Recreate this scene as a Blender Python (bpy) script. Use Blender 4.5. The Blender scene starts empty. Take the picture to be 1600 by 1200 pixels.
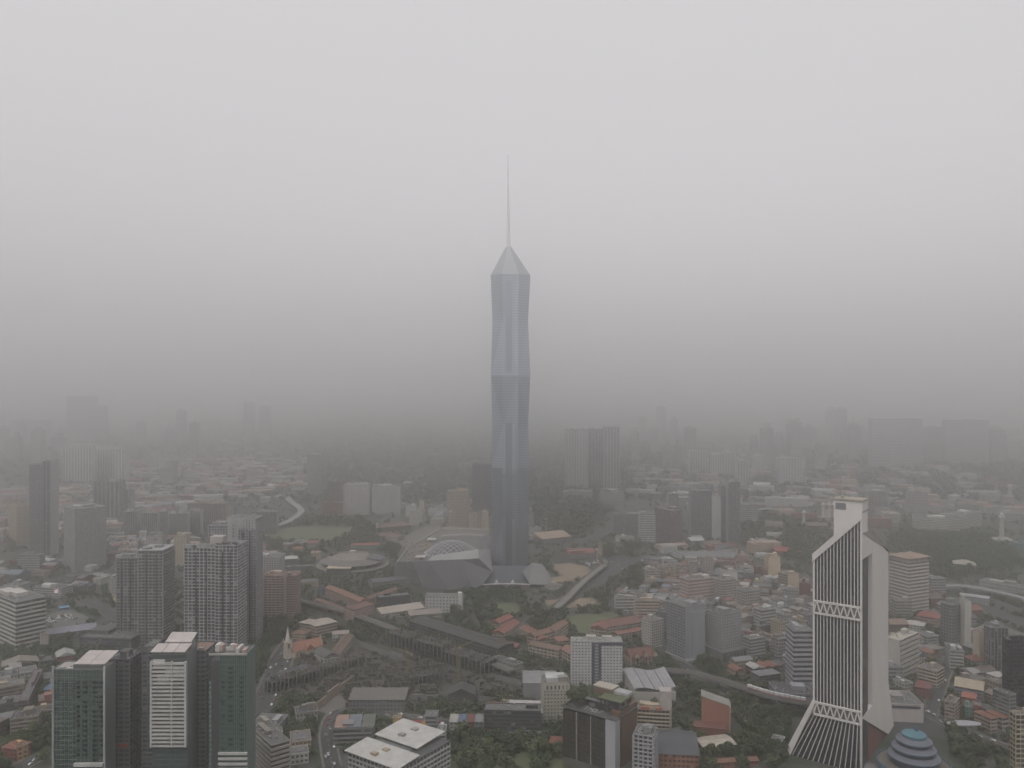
import bpy, math, random
import numpy as np
from mathutils import Vector, Matrix

# ------------------------------------------------------------------ camera, sky, sun, exposure
sc = bpy.context.scene
F, H = 1277.0, 310.0            # focal length in pixels of a 1600 px wide frame, eye height in metres
cam = bpy.data.cameras.new('camera'); cam_o = bpy.data.objects.new('camera', cam); sc.collection.objects.link(cam_o)
sc.camera = cam_o
cam_o.location = (0, 0, H); cam_o.rotation_euler = (math.pi/2, 0, 0)
cam.sensor_width = 36; cam.lens = 36*F/1600; cam.clip_start = 1; cam.clip_end = 90000
world = bpy.data.worlds.new('World'); sc.world = world; world.use_nodes = True
wn = world.node_tree
sky = wn.nodes.new('ShaderNodeTexSky'); sky.sky_type = 'NISHITA'; sky.sun_disc = False
sky.sun_elevation = math.radians(62); sky.sun_rotation = math.radians(200)
sky.air_density = 1; sky.dust_density = 0; sky.ozone_density = 0
hsv = wn.nodes.new('ShaderNodeHueSaturation'); hsv.inputs['Saturation'].default_value = 0.0
geo = wn.nodes.new('ShaderNodeTexCoord'); sep = wn.nodes.new('ShaderNodeSeparateXYZ')
mr = wn.nodes.new('ShaderNodeMapRange')      # an overcast sky is brighter overhead than at the horizon
mr.inputs[3].default_value = 0.12; mr.inputs[4].default_value = 1.0
cmb = wn.nodes.new('ShaderNodeCombineColor'); mul = wn.nodes.new('ShaderNodeMix'); mul.data_type = 'RGBA'; mul.blend_type = 'MULTIPLY'; mul.inputs[0].default_value = 1
tint = wn.nodes.new('ShaderNodeMix'); tint.data_type = 'RGBA'; tint.blend_type = 'MULTIPLY'; tint.inputs[0].default_value = 1
tint.inputs[7].default_value = (1.0, .985, 1.0, 1)
wn.links.new(geo.outputs['Generated'], sep.inputs[0]); wn.links.new(sep.outputs[2], mr.inputs[0])
wn.links.new(sky.outputs[0], hsv.inputs['Color']); wn.links.new(hsv.outputs[0], mul.inputs[6]); wn.links.new(mr.outputs[0], mul.inputs[7])
wn.links.new(mul.outputs[2], tint.inputs[6]); wn.links.new(tint.outputs[2], wn.nodes['Background'].inputs[0])
wn.nodes['Background'].inputs[1].default_value = 0.15
sun = bpy.data.lights.new('sun', 'SUN'); sun.energy = 0.5; sun.angle = math.radians(30); sun.color = (1, .96, .92)
sun_o = bpy.data.objects.new('sun', sun); sc.collection.objects.link(sun_o); sun_o.rotation_euler = (math.radians(28), 0, math.radians(-20))
sc.view_settings.view_transform = 'Standard'; sc.view_settings.look = 'None'; sc.view_settings.exposure = 1.29; sc.view_settings.gamma = 1
cy = sc.cycles
cy.use_denoising = True; cy.max_bounces = 10; cy.volume_bounces = 7; cy.diffuse_bounces = 3; cy.glossy_bounces = 3
cy.transmission_bounces = 2; cy.transparent_max_bounces = 4; cy.sample_clamp_indirect = 4

rng = random.Random(118)
COL = sc.collection

# ------------------------------------------------------------------ from picture rows and columns to places on the ground
def gy(py, z=0): return (H-z)*F/(py-600)
def gx(px, Y): return (px-800)/F*Y
def gp(px, py, z=0):
    Y = gy(py, z); return Vector((gx(px, Y), Y, z))
def zz(py, Y): return H-(py-600)/F*Y
def vp(px, py, Y): return Vector((gx(px, Y), Y, zz(py, Y)))
def proj(x, y, z=0): return 800+F*x/y, 600+F*(H-z)/y

# ------------------------------------------------------------------ materials
MATS = {}
def newmat(name):
    m = bpy.data.materials.new(name); m.use_nodes = True
    return m, m.node_tree, m.node_tree.nodes['Principled BSDF']
def paint(c, rough=.85, var=.30, scale=.12, metal=0, streak=True):
    k = ('p', c, rough, var, metal)
    if k in MATS: return MATS[k]
    m, nt, b = newmat('wall_paint'); N = nt.nodes.new; L = nt.links.new
    tc = N('ShaderNodeTexCoord'); mp = N('ShaderNodeMapping'); mp.inputs['Scale'].default_value = (1, 1, .22 if streak else 1)
    n1 = N('ShaderNodeTexNoise'); n1.inputs['Scale'].default_value = scale; n1.inputs['Detail'].default_value = 6; n1.inputs['Roughness'].default_value = .7
    oi = N('ShaderNodeObjectInfo'); ad = N('ShaderNodeVectorMath'); ad.operation = 'ADD'
    L(tc.outputs['Object'], mp.inputs[0]); L(mp.outputs[0], ad.inputs[0]); L(oi.outputs['Location'], ad.inputs[1]); L(ad.outputs[0], n1.inputs['Vector'])
    r = N('ShaderNodeMapRange'); r.inputs[1].default_value = .25; r.inputs[2].default_value = .75; r.inputs[3].default_value = 1-var; r.inputs[4].default_value = 1+var*.35
    L(n1.outputs[0], r.inputs[0])
    mx = N('ShaderNodeMix'); mx.data_type = 'RGBA'; mx.blend_type = 'MULTIPLY'; mx.inputs[0].default_value = 1; mx.inputs[6].default_value = (*c, 1)
    L(r.outputs[0], mx.inputs[7]); L(mx.outputs[2], b.inputs['Base Color'])
    b.inputs['Roughness'].default_value = rough; b.inputs['Metallic'].default_value = metal
    MATS[k] = m; return m
def glass(c=(.035, .04, .045), cell=(3.2, 3.2, 3.4), blind=(.26, .25, .23), frac=.2, rough=.15, metal=0):
    k = ('g', c, cell, frac, rough, metal, blind)
    if k in MATS: return MATS[k]
    m, nt, b = newmat('window_glass'); N = nt.nodes.new; L = nt.links.new
    tc = N('ShaderNodeTexCoord'); dv = N('ShaderNodeVectorMath'); dv.operation = 'DIVIDE'; dv.inputs[1].default_value = cell
    fl = N('ShaderNodeVectorMath'); fl.operation = 'FLOOR'; wh = N('ShaderNodeTexWhiteNoise'); oi = N('ShaderNodeObjectInfo'); ad = N('ShaderNodeVectorMath'); ad.operation = 'ADD'
    L(tc.outputs['Object'], dv.inputs[0]); L(dv.outputs[0], fl.inputs[0]); L(fl.outputs[0], ad.inputs[0]); L(oi.outputs['Location'], ad.inputs[1]); L(ad.outputs[0], wh.inputs['Vector'])
    r = N('ShaderNodeMapRange'); r.inputs[1].default_value = 1-frac; r.inputs[2].default_value = 1; L(wh.outputs[0], r.inputs[0])
    mx = N('ShaderNodeMix'); mx.data_type = 'RGBA'; mx.inputs[6].default_value = (*c, 1); mx.inputs[7].default_value = (*blind, 1)
    L(r.outputs[0], mx.inputs[0]); L(mx.outputs[2], b.inputs['Base Color'])
    b.inputs['Roughness'].default_value = rough; b.inputs['Metallic'].default_value = metal
    MATS[k] = m; return m
def ribbed(c, period=1.2, rough=.6, metal=0, axis=0, amt=.25):
    k = ('r', c, period, axis)
    if k in MATS: return MATS[k]
    m, nt, b = newmat('ribbed_roof'); N = nt.nodes.new; L = nt.links.new
    tc = N('ShaderNodeTexCoord'); w = N('ShaderNodeTexWave'); w.bands_direction = 'XYZ'[axis]; w.inputs['Scale'].default_value = .314/period*1.0; w.inputs['Distortion'].default_value = .3
    n = N('ShaderNodeTexNoise'); n.inputs['Scale'].default_value = .15; n.inputs['Detail'].default_value = 8; n.inputs['Roughness'].default_value = .75
    L(tc.outputs['Object'], w.inputs['Vector']); L(tc.outputs['Object'], n.inputs['Vector'])
    r = N('ShaderNodeMapRange'); r.inputs[3].default_value = 1-amt; r.inputs[4].default_value = 1.05; L(w.outputs['Fac'], r.inputs[0])
    r2 = N('ShaderNodeMapRange'); r2.inputs[1].default_value = .3; r2.inputs[2].default_value = .7; r2.inputs[3].default_value = .6; r2.inputs[4].default_value = 1.12; L(n.outputs[0], r2.inputs[0])
    mt = N('ShaderNodeMath'); mt.operation = 'MULTIPLY'; L(r.outputs[0], mt.inputs[0]); L(r2.outputs[0], mt.inputs[1])
    mx = N('ShaderNodeMix'); mx.data_type = 'RGBA'; mx.blend_type = 'MULTIPLY'; mx.inputs[0].default_value = 1; mx.inputs[6].default_value = (*c, 1)
    L(mt.outputs[0], mx.inputs[7]); L(mx.outputs[2], b.inputs['Base Color']); b.inputs['Roughness'].default_value = rough; b.inputs['Metallic'].default_value = metal
    MATS[k] = m; return m
def ground_mat(name, cols, scale, detail=8):
    m, nt, b = newmat(name); N = nt.nodes.new; L = nt.links.new
    tc = N('ShaderNodeTexCoord'); n = N('ShaderNodeTexNoise'); n.inputs['Scale'].default_value = scale; n.inputs['Detail'].default_value = detail; n.inputs['Roughness'].default_value = .68
    L(tc.outputs['Object'], n.inputs['Vector'])
    cr = N('ShaderNodeValToRGB'); e = cr.color_ramp.elements
    while len(e) < len(cols): e.new(.5)
    for i, (p, c) in enumerate(cols): e[i].position = p; e[i].color = (*c, 1)
    L(n.outputs[0], cr.inputs[0]); L(cr.outputs[0], b.inputs['Base Color']); b.inputs['Roughness'].default_value = .95
    return m
def leaf_mat(name, c0, c1):
    m, nt, b = newmat(name); N = nt.nodes.new; L = nt.links.new
    g = N('ShaderNodeNewGeometry'); oi = N('ShaderNodeObjectInfo'); ad = N('ShaderNodeMath'); ad.operation = 'MULTIPLY_ADD'; ad.inputs[1].default_value = .55
    sc_ = N('ShaderNodeMath'); sc_.operation = 'MULTIPLY'; sc_.inputs[1].default_value = .45
    L(g.outputs['Random Per Island'], ad.inputs[0]); L(oi.outputs['Random'], sc_.inputs[0]); L(sc_.outputs[0], ad.inputs[2])
    mx = N('ShaderNodeMix'); mx.data_type = 'RGBA'; mx.inputs[6].default_value = (*c0, 1); mx.inputs[7].default_value = (*c1, 1)
    L(ad.outputs[0], mx.inputs[0]); L(mx.outputs[2], b.inputs['Base Color']); b.inputs['Roughness'].default_value = .8
    return m
WHITE = (.46, .45, .43); OFFW = (.38, .36, .33); CREAM = (.42, .35, .26); BEIGE = (.36, .29, .22); GREY = (.22, .22, .225); LGREY = (.32, .32, .32)
DGREY = (.09, .09, .095); PINK = (.38, .28, .24); BRICK = (.26, .10, .07); TERRA = (.30, .12, .075); NAVY = (.045, .05, .075); BROWN = (.14, .095, .075)
TILE = (.21, .09, .062); TILE2 = (.165, .092, .07); RUST = (.19, .125, .095); ASPH = (.05, .05, .052); CONC = (.24, .23, .215)
G0 = (.035, .04, .045); GBLUE = (.04, .05, .065); GGREEN = (.035, .105, .085)
ROOFC = paint((.135, .132, .13), var=.5, scale=.25, streak=False)
ROOFD = paint((.075, .075, .078), var=.4, scale=.25, streak=False)
CONCM = paint(CONC, var=.4, scale=.3)
STEEL = paint((.35, .35, .36), rough=.5, metal=.4)

# ------------------------------------------------------------------ mesh helpers
class MB:
    def __init__(s): s.v = []; s.f = []; s.m = []
    def add(s, vs, fs, mi=0):
        o = len(s.v); s.v += [tuple(p) for p in vs]; s.f += [tuple(i+o for i in f) for f in fs]; s.m += [mi]*len(fs); return s
    def box(s, x0, x1, y0, y1, z0, z1, mi=0):
        return s.add([(x0,y0,z0),(x1,y0,z0),(x1,y1,z0),(x0,y1,z0),(x0,y0,z1),(x1,y0,z1),(x1,y1,z1),(x0,y1,z1)],
                     [(0,3,2,1),(4,5,6,7),(0,1,5,4),(1,2,6,5),(2,3,7,6),(3,0,4,7)], mi)
    def hexa(s, lo, hi, mi=0):       # two loops of the same length, capped
        n = len(lo)
        return s.add(list(lo)+list(hi), [tuple(range(n-1,-1,-1)), tuple(range(n,2*n))]+[(i,(i+1)%n,(i+1)%n+n,i+n) for i in range(n)], mi)
    def prism(s, pts, z0, z1, mi=0):
        return s.hexa([(p[0],p[1],z0) for p in pts], [(p[0],p[1],z1) for p in pts], mi)
    def slab(s, pts, off, mi=0):     # a 3D polygon given thickness along off
        o = Vector(off); return s.hexa([Vector(p) for p in pts], [Vector(p)+o for p in pts], mi)
    def bar(s, a, b, w, h=None, mi=0):
        a = Vector(a); b = Vector(b); h = h or w; d = (b-a).normalized()
        u = d.cross(Vector((0,0,1)));  u = Vector((1,0,0)) if u.length < 1e-4 else u.normalized()
        t = u.cross(d); q = [u*w/2+t*h/2, -u*w/2+t*h/2, -u*w/2-t*h/2, u*w/2-t*h/2]
        return s.hexa([a+k for k in q], [b+k for k in q], mi)
    def tube(s, a, b, r0, r1, n=8, mi=0):
        a = Vector(a); b = Vector(b); d = (b-a).normalized(); u = d.cross(Vector((0,0,1))); u = Vector((1,0,0)) if u.length < 1e-4 else u.normalized(); t = u.cross(d)
        c = [(u*math.cos(2*math.pi*i/n)+t*math.sin(2*math.pi*i/n)) for i in range(n)]
        return s.hexa([a+k*r0 for k in c], [b+k*r1 for k in c], mi)
    def lathe(s, prof, n=32, cx=0, cy=0, mi=0, cap=True):
        vs = [(cx+r*math.cos(2*math.pi*i/n), cy+r*math.sin(2*math.pi*i/n), z) for r, z in prof for i in range(n)]
        fs = [(k*n+i, k*n+(i+1)%n, (k+1)*n+(i+1)%n, (k+1)*n+i) for k in range(len(prof)-1) for i in range(n)]
        if cap: fs += [tuple(range(n-1,-1,-1)), tuple(range((len(prof)-1)*n, len(prof)*n))]
        return s.add(vs, fs, mi)
    def mesh(s, name, mats):
        me = bpy.data.meshes.new(name); me.from_pydata(s.v, [], s.f)
        for m in (mats if isinstance(mats, (list, tuple)) else [mats]): me.materials.append(m)
        if any(s.m): me.polygons.foreach_set('material_index', s.m)
        return me
    def build(s, name, mats, parent=None, loc=(0,0,0), kind=None):
        o = bpy.data.objects.new(name, s.mesh(name, mats)); COL.objects.link(o); o.parent = parent; o.location = loc
        if kind: o['kind'] = kind
        return o
def inst(name, me, parent, loc=(0,0,0), rz=0):
    o = bpy.data.objects.new(name, me); COL.objects.link(o); o.parent = parent; o.location = loc; o.rotation_euler = (0,0,rz); return o
def thing(name, label, cat, loc=(0,0,0), rz=0, group=None):
    o = bpy.data.objects.new(name, None); COL.objects.link(o); o.location = loc; o.rotation_euler = (0,0,rz); o.empty_display_size = 2
    o['label'] = label; o['category'] = cat
    if group: o['group'] = group
    return o
def tag(o, label, cat, group=None):
    o['label'] = label; o['category'] = cat
    if group: o['group'] = group
    return o

# ------------------------------------------------------------------ what stands where (2 m cells), so that fill-in houses and trees keep clear
OX, OY, OC = -1500, 480, 2.0
OCC = np.zeros((1500, 1400), dtype=bool)      # [ix, iy]
def polyfill(pts, grow=0):
    P = np.array([(p[0], p[1]) for p in pts], float); c = P.mean(0)
    if grow: 
        d = P-c; P = c+d*(1+grow/np.maximum(np.linalg.norm(d, axis=1, keepdims=True), 1))
    x0, y0 = P.min(0); x1, y1 = P.max(0)
    i0, i1 = max(0, int((x0-OX)/OC)), min(1499, int((x1-OX)/OC)+1); j0, j1 = max(0, int((y0-OY)/OC)), min(1399, int((y1-OY)/OC)+1)
    if i0 >= i1 or j0 >= j1: return None
    X, Y = np.meshgrid(OX+(np.arange(i0, i1)+.5)*OC, OY+(np.arange(j0, j1)+.5)*OC, indexing='ij')
    ins = np.zeros(X.shape, bool); n = len(P)
    for a in range(n):
        (xa, ya), (xb, yb) = P[a], P[(a+1) % n]
        if ya == yb: continue
        hit = ((ya > Y) != (yb > Y)) & (X < (xb-xa)*(Y-ya)/(yb-ya)+xa); ins ^= hit
    return (slice(i0, i1), slice(j0, j1)), ins
def occupy(pts, grow=2):
    r = polyfill(pts, grow)
    if r: OCC[r[0]] |= r[1]
def free(pts, grow=0):
    r = polyfill(pts, grow)
    return r is not None and not (OCC[r[0]] & r[1]).any()
def rect(o, rz, w, d):
    c, s = math.cos(rz), math.sin(rz)
    return [(o[0]+x*c-y*s, o[1]+x*s+y*c) for x, y in ((0,0),(w,0),(w,d),(0,d))]

# ------------------------------------------------------------------ facades
def fbox(mb, face, w, d, s0, s1, z0, z1, o0, o1, mi=0):
    if face == 'R': mb.box(s0, s1, -o1, -o0, z0, z1, mi)
    elif face == 'B': mb.box(s0, s1, d+o0, d+o1, z0, z1, mi)
    elif face == 'L': mb.box(-o1, -o0, s0, s1, z0, z1, mi)
    else: mb.box(w+o0, w+o1, s0, s1, z0, z1, mi)
def roofkit(root, w, d, h, col, plants=2, tanks=True, roofm=None, r=None, pp=1.1):
    r = r or rng
    root = MB().box(-.1, w+.1, -.1, d+.1, h, h+.25).build('roof', roofm or ROOFC, root)
    m = MB(); t = .3
    m.box(-.32, w+.32, -.32, -.32+t, h+.26, h+pp); m.box(-.32, w+.32, d+.32-t, d+.32, h+.26, h+pp)
    m.box(-.32, -.32+t, t-.32, d+.32-t, h+.26, h+pp); m.box(w+.32-t, w+.32, t-.32, d+.32-t, h+.26, h+pp)
    m.build('parapet', paint(col), root)
    for k in range(plants):
        pw, pd, ph = r.uniform(.18, .4)*w, r.uniform(.2, .45)*d, r.uniform(2.2, 5)
        x, y = r.uniform(.06, .94)*(w-pw), r.uniform(.06, .94)*(d-pd)
        m = MB().box(x, x+pw, y, y+pd, h+.26, h+.26+ph).box(x-.3, x+pw+.3, y-.3, y+pd+.3, h+.26+ph, h+.5+ph)
        m.build('plant_room', paint((lambda q: tuple(round(c*q, 2) for c in col))(r.choice((.65, .8, .95, 1.1)))), root)
    if tanks:
        m = MB()
        for k in range(int(w*d/60)+2):
            x, y, a = r.uniform(1, w-2.5), r.uniform(1, max(1.1, d-2.5)), r.uniform(.7, 1.6)
            m.box(x, x+a, y, y+a*1.2, h+.26, h+.26+r.uniform(.6, 1.5))
        m.build('rooftop_unit', STEEL, root, kind='stuff')
def body(root, w, d, h, near, col=WHITE, gl=None, R='grid', L='grid', E=None, fh=3.4, bw=3.6, sp=.4, pw=.7, po=.3, z0=0.0, pcol=None):
    """glass core with spandrels and piers standing proud of it; faces R (front), L (left), E (right end), B (back)"""
    st = {'R': R, 'L': L, 'E': E or L, 'B': R}
    MB().box(0, w, 0, d, z0, h).build('glazing', gl or (glass((.022,.024,.028), (bw, bw, fh), frac=.08) if R == 'bands' else glass((.028,.03,.034), (bw, bw, fh), frac=.16)), root)
    nf = max(1, round((h-z0)/fh)); f = (h-z0)/nf
    ring = MB(); bal = MB(); pier = MB(); blank = MB(); thin = MB()
    for fc, s in st.items():
        ln = w if fc in 'RB' else d; e0, e1 = (-po, ln+po) if fc in 'RB' else (0, ln)
        if s in ('grid', 'punch', 'bands'):
            q = {'grid': sp, 'punch': .55, 'bands': .5}[s] if sp == .4 else sp
            fbox(ring, fc, w, d, e0, e1, 0, q*f, -.05, po)
        if s == 'fins': fbox(thin, fc, w, d, e0, e1, 0, .25*f, -.05, .08)
        if s == 'balc':
            fbox(ring, fc, w, d, e0, e1, 0, .3*f, -.05, 1.3); fbox(thin, fc, w, d, e0, e1, 0, .34*f, -.04, .12)
        if s in ('grid', 'fins', 'punch', 'balc'):
            nb = max(1, round(ln/bw)); pwid = {'grid': pw, 'fins': pw, 'punch': .5*ln/nb, 'balc': .35}[s]; oo = {'grid': po-.06, 'fins': po+.35, 'punch': po-.04, 'balc': 1.24}[s]
            for i in range(nb+1):
                c = i*ln/nb; a, b = max(0, c-pwid/2), min(ln, c+pwid/2)
                fbox(pier, fc, w, d, a, b, z0, h, -.04, oo)
        if s == 'bands':
            nb = max(2, round(ln/(bw*.6)))
            for i in range(1, nb): fbox(pier, fc, w, d, i*ln/nb-.06, i*ln/nb+.06, z0, h, -.03, .1)
        if s == 'blank':
            n = max(1, round(h/12))
            for i in range(n): bk = MB(); fbox(bk, fc, w, d, e0, e1, z0+(h-z0)*i/n+.06, z0+(h-z0)*(i+1)/n, -.05, po); bk.build('wall_panel', paint(col), root)
    pc = paint(pcol or col)
    if ring.v:
        if near:
            me = ring.mesh('spandrel', paint(col))
            for k in range(nf): inst('spandrel', me, root, (0, 0, z0+k*f))
        else:
            m = MB()
            for k in range(nf): m.add([(x, y, z+z0+k*f) for x, y, z in ring.v], ring.f)
            m.build('spandrel', paint(col), root, kind='stuff')
    if thin.v:
        m = MB()
        for k in range(nf): m.add([(x, y, z+z0+k*f) for x, y, z in thin.v], thin.f)
        m.build('floor_line', paint((.12, .12, .125)), root, kind='stuff')
    if pier.v: pier.build('pier', pc, root, kind='stuff')
def site(pl, pc, pr, Y, yaw, dep, wid=None):
    th = math.radians(yaw); c, s = math.cos(th), math.sin(th); X = gx(pc, Y)
    if pr is not None: k = (pr-800)/F; w = (k*Y-X)/(c-k*s)
    else: w = wid
    if pl is not None and pl < pc: k = (pl-800)/F; d = (k*Y-X)/(-s-k*c); d = max(4, min(abs(d), 90))
    else: d = dep or 22
    return Vector((X, Y, 0)), max(3, w), d, th
def tower(name, label, cat, pl, pc, pr, yt, b=None, Y=None, yaw=0, dep=None, plants=2, near=None, group=None, roofm=None, z0=0, tanks=True, **kw):
    Y = Y or gy(b)
    o, w, d, th = site(pl, pc, pr, Y, yaw, dep); h = zz(yt, Y)
    root = thing(name, label, cat, o, th, group)
    near = (Y < 1250) if near is None else near
    body(root, w, d, h, near, z0=z0, **kw)
    roofkit(root, w, d, h, kw.get('col', WHITE), plants, tanks and Y < 1700, roofm)
    occupy(rect(o, th, w, d), 4)
    DIM[root.name] = (w, d, h); LASTT[0] = root; return root
DIM = {}; LASTT = [None]
def dims(root): return DIM[root.name]
# ------------------------------------------------------------------ low buildings: front wall from p0 to p1 on the ground, going back dep metres
def roof_mesh(kind, w, d, h, rh, ov=.7):
    m = MB(); x0, x1, y0, y1 = -ov, w+ov, -ov, d+ov
    if kind == 'gable':
        m.hexa([(x0,y0,h),(x0,y1,h),(x0,d/2,h+rh)], [(x1,y0,h),(x1,y1,h),(x1,d/2,h+rh)])
    elif kind == 'gabled':       # ridge running back
        m.hexa([(x0,y0,h),(w/2,y0,h+rh),(x1,y0,h)], [(x0,y1,h),(w/2,y1,h+rh),(x1,y1,h)])
    elif kind == 'hip':
        a = min(w, d)*.48
        if w >= d: r0, r1 = (a, d/2, h+rh), (w-a, d/2, h+rh)
        else: r0, r1 = (w/2, a, h+rh), (w/2, d-a, h+rh)
        m.add([(x0,y0,h),(x1,y0,h),(x1,y1,h),(x0,y1,h),r0,r1], [(0,1,2,3),(0,1,5,4),(2,3,4,5),(1,2,5),(3,0,4)] if w >= d else [(0,1,2,3),(0,1,4),(1,2,5,4),(2,3,5),(3,0,4,5)])
    elif kind == 'mono':
        m.hexa([(x0,y0,h),(x0,y1,h),(x0,y1,h+rh),(x0,y0,h+.4)], [(x1,y0,h),(x1,y1,h),(x1,y1,h+rh),(x1,y0,h+.4)])
    elif kind == 'arch':
        n = 12; lo = [(x0, y0+(y1-y0)*i/n, h+rh*math.sin(math.pi*i/n)) for i in range(n+1)]; m.hexa(lo, [(x1, p[1], p[2]) for p in lo])
    return m
def low(name, label, cat, o, th, w, d, h, roof='flat', col=OFFW, rc=TILE, rh=None, fh=3.5, bw=3.4, group=None, style='w', rib=True, occ=True, units=True, detail=True, r=None):
    r = r or rng
    root = thing(name, label, cat, o, th, group)
    nf = max(1, round(h/fh)); f = h/nf
    wall = MB().box(0, w, 0, d, 0, h).build('wall', paint(col), root)
    if style and detail:
        m = MB()
        for fc in 'RLEB':
            ln = w if fc in 'RB' else d; nb = max(1, round(ln/bw))
            if fc in 'LE' and style == 'f': continue
            for k in range(nf):
                z0 = k*f+f*.35; z1 = k*f+f*.8
                if style == 'b': fbox(m, fc, w, d, .5, ln-.5, z0, z1, -.05, .06)
                else:
                    for i in range(nb):
                        c = (i+.5)*ln/nb; ww = ln/nb*.28
                        fbox(m, fc, w, d, c-ww, c+ww, z0, z1, -.05, .06)
        m.build('window', glass(G0, (bw, bw, f)), wall, kind='stuff')
        m = MB()
        for k in range(1, nf+1):
            for fc in 'RLEB': fbox(m, fc, w, d, (-.15 if fc in 'RB' else 0), (w+.15 if fc in 'RB' else d), k*f-.35, k*f-.1, -.05, .15)
        m.build('string_course', paint(tuple(c*.85 for c in col)), wall)
    if roof == 'flat': roofkit(root, w, d, h, col, r.choice((0, 1, 1, 2)), units and detail, r.choice((ROOFC, ROOFC, ROOFD)), r)
    else:
        rh = rh or min(w, d)*.22; ax = 0 if roof != 'gabled' else 1
        ro = roof_mesh(roof, w, d, h+.02, rh).build('roof', ribbed(rc, 1.1, axis=ax) if rib else paint(rc, streak=False), root)
        if roof in ('gable', 'hip') and detail and w >= d:
            MB().box(min(w, d)*.48 if roof == 'hip' else -.7, (w-min(w, d)*.48) if roof == 'hip' else w+.7, d/2-.25, d/2+.25, h+rh-.1, h+rh+.18).build('ridge_cap', paint(tuple(c*.75 for c in rc)), ro)
    if occ: occupy(rect(o, th, w, d), 2)
    return root
def hall(name, label, cat, p0, p1, dep, h, roof='gable', **kw):
    a, b = gp(*p0), gp(*p1); v = b-a
    return low(name, label, cat, a, math.atan2(v.y, v.x), v.length, dep, h, roof, **kw)

# ------------------------------------------------------------------ ground, patches, roads
MG = ground_mat('city_ground', [(.30, (.022,.03,.016)), (.45, (.035,.042,.026)), (.54, (.07,.068,.064)), (.60, (.04,.045,.03)), (.74, (.11,.105,.095))], .012, 12)
MLAWN = ground_mat('grass', [(.3, (.07,.085,.045)), (.6, (.095,.11,.06)), (.8, (.12,.125,.075))], .05)
MEARTH = ground_mat('bare_earth', [(.3, (.13,.10,.075)), (.5, (.21,.165,.12)), (.7, (.27,.22,.165))], .05)
MDIRT = ground_mat('site_mud', [(.3, (.03,.028,.025)), (.5, (.065,.058,.05)), (.62, (.045,.05,.03)), (.75, (.11,.095,.075))], .03, 12)
MROAD = ground_mat('asphalt', [(.3, (.036,.036,.038)), (.6, (.052,.052,.052)), (.8, (.07,.069,.067))], .06)
MPAVE = ground_mat('paving', [(.3, (.09,.087,.08)), (.6, (.135,.128,.117)), (.8, (.18,.172,.158))], .06)
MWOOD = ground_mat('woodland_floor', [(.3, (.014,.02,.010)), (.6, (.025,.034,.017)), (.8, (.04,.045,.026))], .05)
MMARK = paint((.5, .5, .48))
gm = MB(); gm.add([(-19000,-14000,0),(19000,-14000,0),(19000,24000,0),(-19000,24000,0)], [(0,1,2,3)])
g = gm.build('ground', MG); g['kind'] = 'structure'
LAYER = [0.0]
def patch(name, pts, mat, occ=True):
    LAYER[0] += .012; q = [gp(*p) for p in pts]; z = .05+LAYER[0]
    m = MB(); m.add([(p.x, p.y, z) for p in q], [tuple(range(len(q)))])
    o = m.build(name, mat); o['kind'] = 'structure'
    if occ: occupy(q, 0)
    return o
def strip(pts, wd, off=0):
    L, R = [], []
    for i, p in enumerate(pts):
        a = pts[max(0, i-1)]; b = pts[min(len(pts)-1, i+1)]; t = (b-a).normalized(); n = Vector((-t.y, t.x, 0))
        L.append(p+n*(wd/2+off)); R.append(p-n*(wd/2-off))
    return L, R
def smooth_path(pts, n=6):
    out = []
    for i in range(len(pts)-1):
        p0 = pts[max(0, i-1)]; p1 = pts[i]; p2 = pts[i+1]; p3 = pts[min(len(pts)-1, i+2)]
        for k in range(n):
            t = k/n; out.append(.5*((2*p1)+(p2-p0)*t+(2*p0-5*p1+4*p2-p3)*t*t+(3*p1-p0-3*p2+p3)*t**3))
    out.append(pts[-1]); return out
ROADS = {}
def ribbon(mb, L, R, z, mi=0, th=0):
    n = len(L); o = len(mb.v)
    mb.v += [(p.x, p.y, z) for p in L]+[(p.x, p.y, z) for p in R]
    for i in range(n-1): mb.f.append((o+i, o+n+i, o+n+i+1, o+i+1)); mb.m.append(mi)
    if th:
        o2 = len(mb.v); mb.v += [(p.x, p.y, z-th) for p in L]+[(p.x, p.y, z-th) for p in R]
        for i in range(n-1):
            mb.f += [(o2+i, o2+i+1, o2+n+i+1, o2+n+i), (o+i, o+i+1, o2+i+1, o2+i), (o+n+i, o2+n+i, o2+n+i+1, o+n+i+1)]; mb.m += [mi]*3
def road(key, pts, wd, marks=True):
    P = smooth_path([gp(*p) for p in pts]); LAYER[0] += .012; z = .06+LAYER[0]
    m = MB(); L, R = strip(P, wd); ribbon(m, L, R, z); o = m.build('road', MROAD); o['kind'] = 'structure'; o['label'] = key
    k = MB()
    for off in (wd/2+1, -wd/2-1):
        l, r = strip(P, 2.0, off); ribbon(k, l, r, z+.12, th=.3)
    k.build('pavement', MPAVE, o)
    if marks:
        k = MB(); d = MB()
        for i in range(len(P)-1):
            seg = P[i+1]-P[i]; n = max(1, int(seg.length/9)); t = seg.normalized(); nn = Vector((-t.y, t.x, 0))
            for j in range(n):
                a = P[i]+seg*(j/n); b = a+t*4
                for off in ((-wd/4, wd/4) if wd > 12 else (0,)):
                    q = [a+nn*(off-.12), b+nn*(off-.12), b+nn*(off+.12), a+nn*(off+.12)]
                    k.add([(p.x, p.y, z+.01) for p in q], [(0,1,2,3)])
        k.build('lane_marking', MMARK, o, kind='stuff')
    Lg, Rg = strip(P, wd+5)
    for i in range(len(P)-1): occupy([Lg[i], Lg[i+1], Rg[i+1], Rg[i]], 0)
    ROADS[key] = (P, wd, z); return o
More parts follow.
